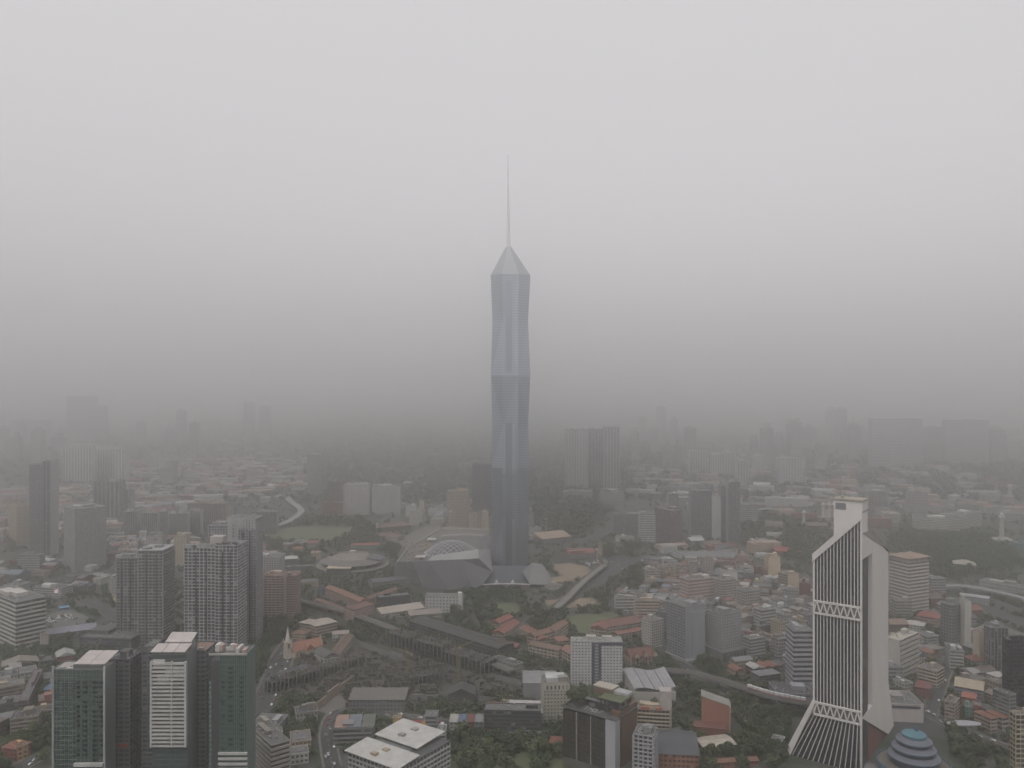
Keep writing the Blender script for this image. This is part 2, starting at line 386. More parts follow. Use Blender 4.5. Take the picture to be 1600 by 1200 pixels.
def viaduct(name, label, cat, pts, z, wd, gap=32, rails=False, col=CONC):
    P = smooth_path([gp(px, py, z) for px, py in pts]); root = thing(name, label, cat, (P[0].x, P[0].y, 0))
    Q = [p-Vector((P[0].x, P[0].y, 0)) for p in P]
    m = MB(); L, R = strip(Q, wd); ribbon(m, L, R, z, th=1.5); dk = m.build('deck', paint(col, var=.4), root)
    for s in (1, -1):
        m = MB(); l, r = strip(Q, .35, s*(wd/2-.1)); ribbon(m, l, r, z+1.1, th=1.4); m.build('parapet', paint(tuple(c*1.25 for c in col), var=.4), dk)
    if rails:
        for s in (-2.2, -.8, .8, 2.2):
            m = MB(); l, r = strip(Q, .2, s); ribbon(m, l, r, z+.35, th=.3); m.build('rail', paint((.12,.11,.1)), dk)
    pm = MB(); pm.box(-.9, .9, -.9, .9, 0, z-2.6).hexa([(-.9,-.9,z-2.6),(.9,-.9,z-2.6),(.9,.9,z-2.6),(-.9,.9,z-2.6)], [(-wd*.4,-1,z-1.45),(wd*.4,-1,z-1.45),(wd*.4,1,z-1.45),(-wd*.4,1,z-1.45)])
    me = pm.mesh('pier', paint(col, var=.4)); acc = 0
    for i in range(len(Q)-1):
        v = Q[i+1]-Q[i]; acc += v.length
        if acc > gap: acc = 0; inst('pier', me, root, (Q[i].x, Q[i].y, 0), math.atan2(v.y, v.x)+math.pi/2)
    for i in range(len(P)-1):
        l, r = strip(P, wd+2); occupy([l[i], l[i+1], r[i+1], r[i]], 0)
    return root, P

# ------------------------------------------------------------------ trees and cars
LEAF = leaf_mat('foliage', (.010, .018, .009), (.062, .08, .036))
LEAF2 = leaf_mat('foliage_light', (.028, .042, .016), (.085, .10, .045))
BARK = paint((.09, .07, .055), var=.4)
def crown_arrays(rd, R, hh, base, nq, size):
    blobs = []
    for k in range(rd.randint(6, 9)):
        a = rd.uniform(0, 6.283); q = rd.uniform(.15, .72)*R
        blobs.append((q*math.cos(a), q*math.sin(a), base+hh*rd.uniform(.28, .8), R*rd.uniform(.32, .55), hh*rd.uniform(.2, .36)))
    V = []; 
    for i in range(nq):
        b = rd.choice(blobs); u = rd.uniform(-1, 1); a = rd.uniform(0, 6.283); s = math.sqrt(1-u*u); rr = rd.uniform(.72, 1.03)
        n = Vector((s*math.cos(a), s*math.sin(a), u)); c = Vector((b[0]+n.x*b[3]*rr, b[1]+n.y*b[3]*rr, b[2]+n.z*b[4]*rr))
        n = (n+Vector((rd.uniform(-.6,.6), rd.uniform(-.6,.6), rd.uniform(-.3,.9)))).normalized()
        t = n.cross(Vector((rd.uniform(-1,1), rd.uniform(-1,1), rd.uniform(-1,1)))).normalized(); w = n.cross(t); z = size*rd.uniform(.6, 1.3)
        V += [c+t*z, c+w*z*.6, c-t*z, c-w*z*.6]
    return V, blobs
def crown_mesh(name, rd, R, hh, base, nq, size, mat):
    V, blobs = crown_arrays(rd, R, hh, base, nq, size)
    me = bpy.data.meshes.new(name); me.from_pydata([tuple(v) for v in V], [], [(4*i, 4*i+1, 4*i+2, 4*i+3) for i in range(len(V)//4)]); me.materials.append(mat)
    return me, blobs
TREES = []
_rd = random.Random(7)
for k in range(7):
    R = _rd.uniform(4.5, 7.5); hh = _rd.uniform(7, 11); base = _rd.uniform(1.5, 3.2)
    me, blobs = crown_mesh('crown', _rd, R, hh, base, 900, .8, LEAF if k in (0, 1, 3, 4) else LEAF2)
    t = MB(); t.tube((0,0,0), (.1,.1,base+hh*.35), .42, .26)
    for b in blobs[:5]: t.tube((.1,.1,base+hh*.2), (b[0]*.8, b[1]*.8, b[2]), .2, .07, 6)
    TREES.append((me, t.mesh('trunk', BARK), R))
def tree(x, y, s, label, group, z=0, parent=None):
    me, tr, R = rng.choice(TREES)
    r = thing('tree', label, 'tree', (x, y, z), rng.uniform(0, 6.28), group); r.scale = (s, s, s*rng.uniform(.85, 1.15))
    inst('trunk', tr, r); inst('crown', me, r); return r
FARV = []        # tree cover too small or too many to pick apart
def in_poly(x, y, P):
    c = False; n = len(P)
    for i in range(n):
        xa, ya = P[i]; xb, yb = P[(i+1) % n]
        if (ya > y) != (yb > y) and x < (xb-xa)*(y-ya)/(yb-ya)+xa: c = not c
    return c
NTREE = [0]
def grove(phrase, poly, n, smin=.7, smax=1.3, single=True):
    """trees in a patch given by its outline in the picture"""
    G = [gp(*p) for p in poly]; P = [(p.x, p.y) for p in G]; xs = [p[0] for p in P]; ys = [p[1] for p in P]; k = 0; tries = 0; done = []; kept = []
    while k < n and tries < n*25:
        tries += 1; x, y = rng.uniform(min(xs), max(xs)), rng.uniform(min(ys), max(ys))
        if not in_poly(x, y, P): continue
        i, j = int((x-OX)/OC), int((y-OY)/OC)
        if not (1 <= i < 1498 and 1 <= j < 1398) or OCC[i-1:i+2, j-1:j+2].any(): continue
        s = rng.uniform(smin, smax)
        if any((x-a)**2+(y-b)**2 < (4.2*s)**2 for a, b in done): continue
        done.append((x, y)); k += 1; kept.append((x/y, x, y, s))
    for q, (_, x, y, s) in enumerate(sorted(kept)):
        if single and NTREE[0] < 290: tree(x, y, s, 'dark green broadleaf tree %s, %s from left' % (phrase, nth(q)), 'trees '+phrase); NTREE[0] += 1
        else: FARV.append((x, y, s))
CARM = [paint(c, rough=.35, var=.08) for c in ((.62,.62,.62), (.58,.58,.58), (.35,.36,.37), (.03,.03,.035), (.16,.16,.17), (.22,.04,.035), (.42,.42,.43))]
CARN = ['white', 'white', 'silver', 'black', 'dark grey', 'dark red', 'pale grey']
_b = MB(); prof = [(-2.2,.35),(2.2,.35),(2.2,.85),(1.2,1.0),(.55,1.48),(-1.25,1.48),(-1.95,1.02),(-2.2,.95)]
_b.hexa([(x,-.88,z) for x, z in prof], [(x,.88,z) for x, z in prof])
_w = MB(); wp = [(-1.72,1.06),(1.05,1.06),(.5,1.40),(-1.2,1.40)]
_w.hexa([(x,-.9,z) for x, z in wp], [(x,.9,z) for x, z in wp]); _w.slab([(1.22,-.7,1.02),(1.22,.7,1.02),(.6,.62,1.46),(.6,-.62,1.46)], (.04,0,.05))
CARB = [_b.mesh('body', m) for m in CARM]; CARW = _w.mesh('window', glass((.02,.02,.025), frac=.01)); _t = MB(); _t.tube((0,-.12,0), (0,.12,0), .33, .33, 10); CART = _t.mesh('wheel', paint((.02,.02,.02)))
def car(x, y, rz, phrase, group, z=.1, wheels=True):
    k = rng.randrange(7); r = thing('car', CARN[k]+' car '+phrase, 'car', (x, y, z), rz, group)
    inst('body', CARB[k], r); inst('window', CARW, r)
    if wheels:
        for a in (-1.4, 1.4):
            for b in (-.8, .8): inst('wheel', CART, r, (a, b, .33))
    return r
ORD = 'first second third fourth fifth sixth seventh eighth ninth tenth eleventh twelfth thirteenth fourteenth fifteenth sixteenth seventeenth eighteenth nineteenth twentieth'.split()
def nth(i):
    if i < 20: return ORD[i]
    t = ['twenty', 'thirty', 'forty', 'fifty', 'sixty', 'seventy', 'eighty', 'ninety'][(i+1)//10-2]
    return t+'-'+ORD[(i+1) % 10-1] if (i+1) % 10 else {'twenty':'twentieth','thirty':'thirtieth','forty':'fortieth','fifty':'fiftieth','sixty':'sixtieth','seventy':'seventieth','eighty':'eightieth','ninety':'ninetieth'}[t]
def traffic(key, phrase, n, zoff=.05):
    P, wd, z = ROADS[key]; segs = [(P[i], P[i+1]) for i in range(len(P)-1)]; tot = sum((b-a).length for a, b in segs)
    for i in range(n):
        s = tot*(i+rng.uniform(.15, .85))/n
        for a, b in segs:
            l = (b-a).length
            if s <= l: break
            s -= l
        t = (b-a).normalized(); nn = Vector((-t.y, t.x, 0)); side = rng.choice((-1, 1)); p = a+t*s+nn*side*wd*rng.choice((.14, .34))
        car(p.x, p.y, math.atan2(t.y, t.x)+(0 if side < 0 else math.pi), phrase+', '+nth(i)+' along it', 'cars '+phrase, z+zoff)
# ================================================================== roads, lawns, patches
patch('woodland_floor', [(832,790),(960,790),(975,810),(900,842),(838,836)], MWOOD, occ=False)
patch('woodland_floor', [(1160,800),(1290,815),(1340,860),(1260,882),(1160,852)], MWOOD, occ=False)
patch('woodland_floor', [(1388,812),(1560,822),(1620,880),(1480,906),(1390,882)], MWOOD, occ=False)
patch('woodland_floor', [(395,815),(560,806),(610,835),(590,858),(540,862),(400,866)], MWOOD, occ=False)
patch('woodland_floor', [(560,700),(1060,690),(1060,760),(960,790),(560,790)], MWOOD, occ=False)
patch('lawn', [(402,830),(440,824),(500,822),(552,824),(548,836),(520,845),(460,848),(405,842)], MLAWN)
patch('lawn', [(768,943),(806,943),(814,957),(775,959)], MLAWN)
patch('lawn', [(884,963),(960,958),(968,985),(925,993),(905,990)], MLAWN)
patch('bare_earth', [(864,882),(892,880),(918,886),(936,899),(905,903),(868,896)], MEARTH)
patch('bare_earth', [(850,938),(925,934),(938,946),(860,952)], MEARTH)
patch('bare_earth', [(850,905),(893,897),(900,907),(862,915)], MEARTH)
patch('bare_earth', [(170,930),(232,921),(240,940),(196,958)], MEARTH)
patch('paved_slope', [(616,846),(672,820),(690,822),(640,862)], MPAVE)
patch('site_mud', [(440,1010),(560,1000),(640,1010),(800,1030),(880,1060),(860,1080),(760,1086),(700,1092),(640,1110),(560,1085),(470,1095),(400,1120),(395,1090),(420,1040)], MDIRT, occ=False)
patch('car_park', [(74,962),(105,950),(146,968),(112,986),(74,988)], MPAVE)
patch('car_park', [(1505,985),(1560,975),(1600,990),(1600,1003),(1530,1003)], MPAVE)
patch('forecourt', [(508,1080),(530,1085),(545,1100),(520,1118),(498,1112)], MPAVE)
patch('car_park', [(908,868),(985,872),(985,890),(925,895)], MROAD)
patch('forecourt', [(1360,1085),(1470,1085),(1470,1150),(1400,1160)], MROAD, occ=False)
patch('lawn', [(700,1180),(880,1172),(880,1230),(700,1230)], MLAWN, occ=False)
road('avenue beside the grey church', [(395,1140),(410,1105),(430,1060),(440,1030),(460,1000)], 24)
road('street running past the dark office tower', [(520,1200),(512,1150),(520,1120),(545,1112),(640,1122),(760,1140),(850,1150)], 12)
road('highway curving past the striped office block', [(-20,925),(60,912),(120,902),(180,893),(260,880)], 22)
road('road beside the bare earth lot', [(130,940),(165,955),(190,975),(215,1000),(240,1030)], 16)
road('road below the green towers', [(30,1200),(70,1180),(120,1165),(210,1150)], 14)
road('wide road right of the tallest skyscraper', [(868,950),(905,925),(945,900),(985,880),(1010,872)], 20)
road('street through the old shophouse quarter', [(950,935),(990,965),(1010,990),(1040,1020),(1075,1045),(1150,1090)], 12)
road('street behind the white slanted tower', [(1505,1000),(1480,1040),(1465,1080),(1450,1120)], 12)
road('dark street at the right edge', [(1440,1110),(1500,1140),(1560,1165),(1620,1180)], 13)
road('trunk road behind the banded tower', [(1180,880),(1260,905),(1330,925),(1420,930),(1500,925),(1600,960)], 18)
road('far road crossing the park', [(905,848),(935,838),(962,815),(985,795),(1010,782)], 20, marks=False)
road('railway yard road', [(1460,930),(1530,950),(1620,985)], 30)

# ================================================================== the tallest skyscraper
def skyscraper():
    X0, Y0 = gx(797.5, 1305), 1305.
    root = thing('skyscraper', 'very tall faceted dark glass skyscraper with a needle spire, fading into the haze', 'skyscraper', (X0, Y0, 0))
    gm_, nt, b = newmat('mirror_glass'); N = nt.nodes.new; L = nt.links.new
    tc = N('ShaderNodeTexCoord'); w = N('ShaderNodeTexWave'); w.bands_direction = 'Z'; w.inputs['Scale'].default_value = .314/4.2; w.inputs['Distortion'].default_value = 0
    L(tc.outputs['Object'], w.inputs['Vector'])
    mx = N('ShaderNodeMix'); mx.data_type = 'RGBA'; mx.inputs[6].default_value = (.37,.41,.47,1); mx.inputs[7].default_value = (.48,.52,.58,1); L(w.outputs['Fac'], mx.inputs[0])
    oi = N('ShaderNodeObjectInfo'); hv = N('ShaderNodeHueSaturation'); mp = N('ShaderNodeMapRange'); mp.inputs[3].default_value = .9; mp.inputs[4].default_value = 1.08
    L(oi.outputs['Random'], mp.inputs[0]); L(mp.outputs[0], hv.inputs['Value']); L(mx.outputs[2], hv.inputs['Color']); L(hv.outputs[0], b.inputs['Base Color'])
    b.inputs['Metallic'].default_value = 1; b.inputs["Roughness"].default_value = .36
    rings = [(20,31,30.6),(100,30.9,31.2),(178,33.4,32.7),(245,30.2,30.8),(323,34,33.2),(411,30.3,30.8),(482,34.3,33.7)]
    def ringpts(z, re, ro): return [Vector(((re if k % 2 else ro)*math.cos(math.radians(22.5+45*k)), (re if k % 2 else ro)*math.sin(math.radians(22.5+45*k)), z)) for k in range(8)]
    P = [ringpts(*r) for r in rings]
    for a in range(len(P)-1):
        for k in range(8):
            q = (k+1) % 8
            tris = [(P[a][k], P[a][q], P[a+1][k]), (P[a][q], P[a+1][q], P[a+1][k])] if (a+k) % 2 else [(P[a][k], P[a][q], P[a+1][q]), (P[a][k], P[a+1][q], P[a+1][k])]
            for t in tris:
                c = (t[0]+t[1]+t[2])/3; m = MB(); m.add([p-(p-c).normalized()*.04 for p in t], [(0,1,2)]); m.build('glass_facet', gm_, root)
    core = MB()
    for a in range(len(P)-1): core.hexa([p*.88 if 0 else Vector((p.x*.88, p.y*.88, p.z)) for p in P[a]], [Vector((p.x*.88, p.y*.88, p.z)) for p in P[a+1]])
    core.build('core', paint((.05,.05,.055)), root)
    top = [Vector((5.2*math.cos(math.radians(22.5+45*k))-3, 5.2*math.sin(math.radians(22.5+45*k)), 528)) for k in range(8)]
    for k in range(8):
        q = (k+1) % 8; m = MB(); m.add([P[-1][k], P[-1][q], top[q], top[k]], [(0,1,2,3)]); m.build('crown_facet', paint((.25,.265,.29), rough=.5, var=.05), root)
    m = MB(); m.tube((-3,0,525), (-3.4,0,560), 3.6, 2.6, 8); m.tube((-3.4,0,560), (-3.8,0,676), 2.6, .4, 8); m.build('spire', paint((.64,.64,.65), rough=.6, var=.05), root)
    # the tall slots with pale fins down the middle of the front
    yf = -31.5
    for z0, z1 in ((30, 100), (170, 246)):
        for x0, x1 in ((-11.5, -8), (3, 7.5)):
            MB().box(x0, x1, yf-1.4, yf+2, z0, z1).build('pale_fin', paint((.54,.57,.62), rough=.3, metal=1, var=.1), root)
    for z0, z1 in ((28, 250), (330, 470)):
        MB().box(-7.2, 2.2, yf-.9, yf+2.5, z0, z1).build('recess_panel', paint((.34,.375,.43), rough=.3, metal=1, var=.1), root)
    # flared glass base, canopy and entrance
    gb = paint((.06,.07,.085), rough=.6, var=.2)
    lo = [vp(756,912,1248), vp(828,912,1248), vp(845,900,1300), vp(745,900,1330)]; hi = [vp(769,884,1272), vp(823,884,1272), vp(826,884,1320), vp(767,884,1330)]
    off = Vector((X0, Y0, 0))
    m = MB(); m.hexa([Vector((p.x-X0, p.y-Y0, 0)) for p in lo], [p-off for p in hi]); m.build('flared_base', gb, root)
    for px in (776, 801):
        a, b_, c = vp(px-3, 911, 1246)-off, vp(px+3, 911, 1246)-off, vp(px, 905, 1249)-off; MB().slab([a, b_, c], (0,-.4,0)).build('entrance_gable', paint(WHITE), root)
    m = MB(); n = 14; pts = [(754+74*i/n, 913.5-1.2*math.sin(math.pi*i/n)) for i in range(n+1)]
    for i in range(n):
        a, b_ = vp(*pts[i], 1238)-off, vp(*pts[i+1], 1238)-off; m.bar(a, b_, 3, 1.1)
    m.build('canopy', paint(WHITE), root)
    a = vp(758, 924, 1238)-off; b_ = vp(826, 924, 1238)-off
    MB().box(a.x, b_.x, a.y-1, a.y+8, 0, zz(915, 1238)).build('entrance_hall', glass((.03,.03,.03), (4,4,6)), root)
    for q in (758, 818): 
        u = vp(q, 924, 1236)-off; MB().box(u.x, u.x+8, u.y-1.5, u.y+6, 0, zz(916, 1236)).build('entrance_pylon', paint(RUST), root)
    # grey faceted wing on the right
    W = paint((.17,.175,.175), rough=.5)
    f1 = [vp(816,893,1250), vp(830,880,1290), vp(828,913,1240)]; f2 = [vp(830,880,1290), vp(846,882,1310), vp(858,900,1290), vp(858,914,1250), vp(828,913,1240)]
    for f in (f1, f2): MB().slab([p-off for p in f], (2,6,-.5)).build('wing_facet', W, root)
    occupy([(X0-48, 1225), (X0+60, 1225), (X0+60, 1350), (X0-48, 1350)], 4)
skyscraper()

def mall():
    o = gp(700, 920); root = thing('domed_mall', 'huge grey faceted podium building with a latticed glass dome beside the skyscraper', 'mall', o)
    V = lambda px, py, Y: vp(px, py, Y)-o
    A, A2, B, C, D, E_ = V(619,878,1282), V(645,877,1254), V(669,876,1232), V(720,874,1226), V(748,872,1238), V(770,893,1256)
    bt = [V(617,908,1292), V(654,914,1258), V(660,920,1240), V(703,923,1227), V(720,920,1226), V(739,921,1227), V(754,914,1238)]
    for p in bt: p.z = max(p.z, .3)
    M = paint((.155,.155,.165), rough=.55, var=.2)
    tri = [(A,bt[0],bt[1]), (A,bt[1],A2), (A2,bt[1],bt[2]), (A2,bt[2],B), (B,bt[2],bt[3]), (B,bt[3],bt[4]), (B,bt[4],C), (C,bt[4],bt[5]), (C,bt[5],bt[6]), (C,bt[6],E_), (C,E_,D)]
    for t in tri:
        c = sum(t, Vector())/3; MB().slab([c+(p-c)*.996 for p in t], (0,1.2,-.1)).build('cladding_facet', M, root)
    i0, i1 = V(676,868,1275), V(748,858,1290)
    MB().slab([B, C, D, i1, i0], (0,0,-1)).build('white_rim', paint((.28,.275,.27)), root)
    MB().slab([D, E_, V(765,858,1330), i1], (0,0,-1)).build('white_rim', paint((.24,.235,.235)), root)
    U = lambda px, py, z: gp(px, py, z)-o
    deck = [A, A2, B, i0, i1, U(762,846,30), U(765,826,30), U(690,823,28), U(664,840,28), U(640,852,28)]
    bm_ = MB(); deck2 = [Vector((p.x+(10 if k == 0 else 0), p.y+(14 if k < 3 else 2), 0)) for k, p in enumerate(deck)]; bm_.hexa([Vector((p.x, p.y, .2)) for p in deck2], [Vector((p.x, p.y, 26)) for p in deck2]); bm_.build('base_block', M, root)
    MB().slab([Vector((p.x, p.y, 26.1)) for p in deck], (0,0,.5)).build('roof_deck', ground_mat('deck', [(.3,(.07,.07,.068)),(.5,(.12,.11,.098)),(.6,(.09,.09,.09)),(.75,(.15,.14,.12))], .04), root)
    # parapet line along the back and left
    ed = [A, U(640,851,30), U(663,841,30), U(689,823,30), U(765,826,30)]
    for a, b in zip(ed, ed[1:]): MB().bar((a.x,a.y,28.2), (b.x,b.y,28.2), 1.2, 3.2).build('parapet', paint(OFFW), root)
    rg = [U(690+i*8, 838-3*math.sin(i/9*3.1), 32) for i in range(10)]
    m = MB()
    for a, b in zip(rg, rg[1:]): m.bar(a, b, 2, 3)
    m.build('terrace_wall', paint((.4,.39,.38)), root)
    # dome
    cY = gy(861, 30); c = Vector((gx(706, cY), cY, 27))-o; R, hh = 44., 20.
    def dp(u, v):      # u, v in [-1,1] over the disc
        r = min(1, math.hypot(u, v)); return Vector((c.x+u*R, c.y+v*R, c.z+hh*(1-r*r)))
    m = MB(); m.lathe([(R*.99*math.cos(t), hh*.96*(1-math.cos(t)**2)) for t in [i*math.pi/2/10 for i in range(11)]], 40)
    m.build('dome_glass', glass((.04,.043,.05), (4,4,4), frac=.1, rough=.5, blind=(.1,.1,.11)), root, tuple(c))
    rm = paint((.38,.38,.39), rough=.6)
    for s in (1, -1):
        for k in range(-5, 6):
            t0 = k/6; L_ = math.sqrt(1-t0*t0); m = MB(); n = 12; pts = []
            for i in range(n+1):
                q = -L_+2*L_*i/n; pts.append(dp((q+t0*s)*.7071 if 0 else (q*.7071+t0*.7071), s*(q*.7071-t0*.7071)))
            for a, b in zip(pts, pts[1:]): m.bar(a+Vector((0,0,.5)), b+Vector((0,0,.5)), 1.5, 1.2)
            m.build('lattice_rib', rm, root)
    m = MB(); n = 40
    for i in range(n):
        a, b = [Vector((c.x+R*1.02*math.cos(2*math.pi*q/n), c.y+R*1.02*math.sin(2*math.pi*q/n), c.z+.6)) for q in (i, i+1)]; m.bar(a, b, 2.2, 1.8)
    m.build('dome_ring', rm, root)
    for px, py in ((657,868), (675,841)):
        a = U(px, py, 33); MB().box(a.x-8, a.x+8, a.y-7, a.y+7, 31, 32).build('white_canopy', paint(WHITE), root)
        for sx in (-7, 7):
            for sy in (-6, 6): MB().box(a.x+sx-.3, a.x+sx+.3, a.y+sy-.3, a.y+sy+.3, 26.5, 31).build('canopy_post', STEEL, root)
    f = [V(756,836,1380), V(771,838,1390), V(771,872,1370), V(757,862,1360), V(748,848,1365)]
    MB().slab([f[0], f[1], f[2], f[3], f[4]], (0,5,-2)).build('small_shell', M, root)
    m = MB()
    for k in range(60):
        a = U(rng.uniform(628,680), rng.uniform(846,874), 28); q = rng.uniform(1, 4); m.box(a.x, a.x+q, a.y, a.y+q*rng.uniform(.5,2), 26.6, 27.4+rng.uniform(0,1.6))
    m.build('roof_clutter', paint((.28,.2,.12)), root, kind='stuff')
    occupy([gp(612,912), gp(660,930), gp(760,925), gp(790,900), gp(780,828), gp(690,826), gp(630,850)], 4)
mall()

def arena():
    c = gp(551, 884); root = thing('round_arena', 'old round arena with a shallow brown domed roof left of the faceted mall', 'arena', c)
    R = 53
    m = MB(); m.lathe([(R*.8,0),(R*.8,9)], 48); m.build('wall', paint(OFFW), root)
    m = MB(); m.lathe([(R,9),(R*1.02,10.2),(R*.72,15),(R*.7,15)], 48); m.build('outer_roof', ribbed((.16,.15,.145), 2, axis=1), root)
    m = MB(); m.lathe([(R*.68,15.1),(R*.66,16.5),(R*.5,20.5),(R*.25,23.6),(2.5,24.6)], 48); m.build('dome', paint((.25,.215,.195), var=.35, streak=False), root)
    for k in range(32):
        a = 2*math.pi*k/32; q = [(R*.66,16.6),(R*.5,20.6),(R*.25,23.7),(3,24.7)]; m = MB()
        for (r0,z0),(r1,z1) in zip(q, q[1:]): m.bar((r0*math.cos(a),r0*math.sin(a),z0), (r1*math.cos(a),r1*math.sin(a),z1), .7, .4)
        m.build('roof_rib', paint((.20,.17,.155)), root)
    m = MB(); m.lathe([(5,24.7),(5,26),(1,26.8)], 20); m.build('roof_cap', paint(WHITE), root)
    for k in range(3):
        a = math.radians(-60+k*1); 
    m = MB(); m.lathe([(R*1.16,2.2),(R*1.16,3.2),(R*.8,3.4)], 48); m.build('terrace', paint((.2,.19,.17)), root)
    for k in range(24):
        a = 2*math.pi*k/24; MB().bar((R*.82*math.cos(a),R*.82*math.sin(a),3.4), (R*1.0*math.cos(a),R*1.0*math.sin(a),9.3), 1.2).build('buttress', paint(OFFW), root)
    m = MB(); m.box(-30, 8, -R-10, -R*.75, 0, 9); m.build('entrance_block', glass((.06,.065,.07), (3,3,4)), root)
    MB().box(-31, 9, -R-11, -R*.75, 9.02, 10.2).build('entrance_roof', paint(CREAM), root)
    t = [Vector((14,-2,22)), Vector((R*1.05,8,11)), Vector((R*.95,-16,12)), Vector((30,-22,17))]
    MB().slab(t, (0,0,1)).build('dark_roof_wedge', paint((.10,.10,.11)), root)
    occupy([(c.x+70*math.cos(i), c.y+75*math.sin(i)) for i in [k*.4 for k in range(16)]], 0)
arena()

# ================================================================== the white slanted tower on the right
def slant_tower():
    root = thing('slanted_tower', 'tall white office tower with vertical dark stripes, truss bands and slanted roof', 'office tower')
    PL, PR = Vector((248.4, 672, 0)), Vector((277.9, 650, 0)); u = (PR-PL).normalized(); n = Vector((u.y, -u.x, 0)); n = n if n.y < 0 else -n; back = -n
    Wd = (PR-PL).length
    W = paint((.58,.555,.53), var=.14); DG = glass((.018,.017,.022), (2.6,2.6,3.6), (.05,.05,.055), .3, .2)
    P = lambda s, z, o=0: PL+u*s+n*o+Vector((0,0,z))
    zl, zr = 169., 209.
    ztop = lambda s: zl+(zr-zl)*s/Wd
    kz = 44.                       # where the flare starts
    # dark glass face, with the flare to the left below
    MB().slab([P(0,kz), P(Wd,kz), P(Wd,zr-3), P(0,zl-3)], back*20).build('glazing', DG, root)
    MB().slab([P(-22,0), P(Wd,0), P(Wd,kz-.02), P(0,kz-.02)], back*20).build('glazing', DG, root)
    nb = 14
    for i in range(nb+1):
        s = Wd*i/nb; wd = 1.5 if i in (0, nb) else .62
        top = ztop(s)-1
        MB().slab([P(s-wd/2,kz,.05), P(s+wd/2,kz,.05), P(s+wd/2,top,.05), P(s-wd/2,top,.05)], n*(.4 if 0 < i < nb else 1.0)).build('stripe_pier', W, root)
        sb = s-22*(1-i/nb)*1.0 if i < nb else s
        MB().slab([P(sb-wd/2,0,.05), P(sb+wd/2,0,.05), P(s+wd/2,kz-.1,.05), P(s-wd/2,kz-.1,.05)], n*(.4 if 0 < i < nb else 1.0)).build('stripe_pier', W, root)
    for s0, s1, w0 in ((-22, 0, 5.5),):
        MB().slab([P(-24.5,0,-1), P(-19,0,-1), P(2,kz+6,-1), P(-1.2,kz+6,-1)], n*3.2).build('flare_buttress', W, root)
    for z0 in (122.5, kz-4.5):
        zt = z0+9.5
        MB().slab([P(0,z0-.9,.2), P(Wd,z0-.9,.2), P(Wd,z0+.6,.2), P(0,z0+.6,.2)], n*1.7).build('truss_chord', W, root)
        MB().slab([P(0,zt-.7,.2), P(Wd,zt-.7,.2), P(Wd,zt+.8,.2), P(0,zt+.8,.2)], n*1.7).build('truss_chord', W, root)
        MB().slab([P(0,z0+.62,.1), P(Wd,z0+.62,.1), P(Wd,zt-.72,.1), P(0,zt-.72,.1)], n*.6).build('truss_backing', paint((.12,.12,.125)), root)
        for i in range(nb):
            s = Wd*i/nb; t = Wd*(i+1)/nb
            a, b = (P(s,z0,1.3), P(t,zt,1.3)) if i % 2 == 0 else (P(s,zt,1.3), P(t,z0,1.3))
            MB().bar(a, b, .9, .9).build('truss_diagonal', W, root)
    # slanted roof slab with a wide white fascia
    MB().slab([P(-1,zl-5,.1), P(Wd+1,zr-6,.1), P(Wd+1,zr,.1), P(-1,zl+1.5,.1)], n*2).build('roof_fascia', W, root)
    MB().slab([P(-1,zl,1.8), P(Wd+1,zr-1.5,1.8), P(Wd+1,zr-1.5,-21), P(-1,zl,-21)], (0,0,1.2)).build('sloped_roof', paint((.30,.27,.22), var=.4), root)
    # penthouse
    zp = 216.
    MB().slab([P(15.5,zl+12,-.4), P(Wd+.6,zl+12,-.4), P(Wd+.6,zp,-.4), P(15.5,zp,-.4)], back*17).build('penthouse', W, root)
    MB().slab([P(17,zp-7,-.3), P(25,zp-7,-.3), P(25,zp-2,-.3), P(17,zp-2,-.3)], n*.25).build('louvre', paint((.16,.16,.165)), root)
    MB().slab([P(15,zp+.02,.2), P(Wd+1.4,zp+.02,.2), P(Wd+1.4,zp+.02,-18), P(15,zp+.02,-18)], (0,0,1.4)).build('penthouse_roof', paint((.28,.25,.2), var=.4), root)
    MB().bar(P(19,zp+1,-9), P(19,zp+8,-9), .5).build('mast', STEEL, root)
    MB().lathe([(.2,0),(1.6,1.4),(1.8,1.6)], 14).build('dish', paint(WHITE), root, P(21,zp+1.5,-5))
    # right flank: dark recess, then the blank white wall of the second block with its own slanted top
    Q = lambda t, z, o=0: PR+back*t+u*o+Vector((0,0,z))     # along the flank, going away
    MB().slab([Q(.3,40,-5), Q(34,40,-5), Q(34,184,-5), Q(.3,184,-5)], u*2).build('recess_glazing', glass((.03,.03,.03), (2.5,2.5,3.6), frac=.06), root)
    MB().slab([Q(0,0,-1.8), Q(1.5,0,-1.8), Q(1.5,205,-1.8), Q(0,205,-1.8)], u*1.6).build('corner_pier', W, root)
    MB().slab([Q(1.6,170,-3), Q(34,170,-3), Q(34,186.6,-3), Q(1.6,188.5,-3)], u*3.3).build('blank_wall', W, root)
    MB().slab([Q(.2,200,-16), Q(19,193,-16), Q(19,160,-16), Q(.2,160,-16)], u*14).build('shoulder_wall', W, root)
    MB().slab([Q(34,186.5,-3), Q(92,160,-3), Q(92,48,-3), Q(34,44,-3)], u*3.4).build('blank_wall', W, root)
    MB().slab([Q(2,190,-14), Q(30,188.5,-14), Q(92,161.5,-14), Q(94,161.5,1), Q(30,188.5,1), Q(2,190,1)], (0,0,1.2)).build('sloped_roof', paint((.28,.25,.21), var=.4), root)
    MB().slab([Q(2,43.4,-3), Q(34,43.9,-3), Q(92,47.9,-3), Q(114,0,-3), Q(92,0,-3)], u*3.4).build('flared_wall', W, root)
    MB().slab([Q(92.2,48,-3), Q(98,48,-14), Q(98,160,-14), Q(92.2,160,-3)], u*3.0).build('end_wall', paint((.36,.34,.32)), root)
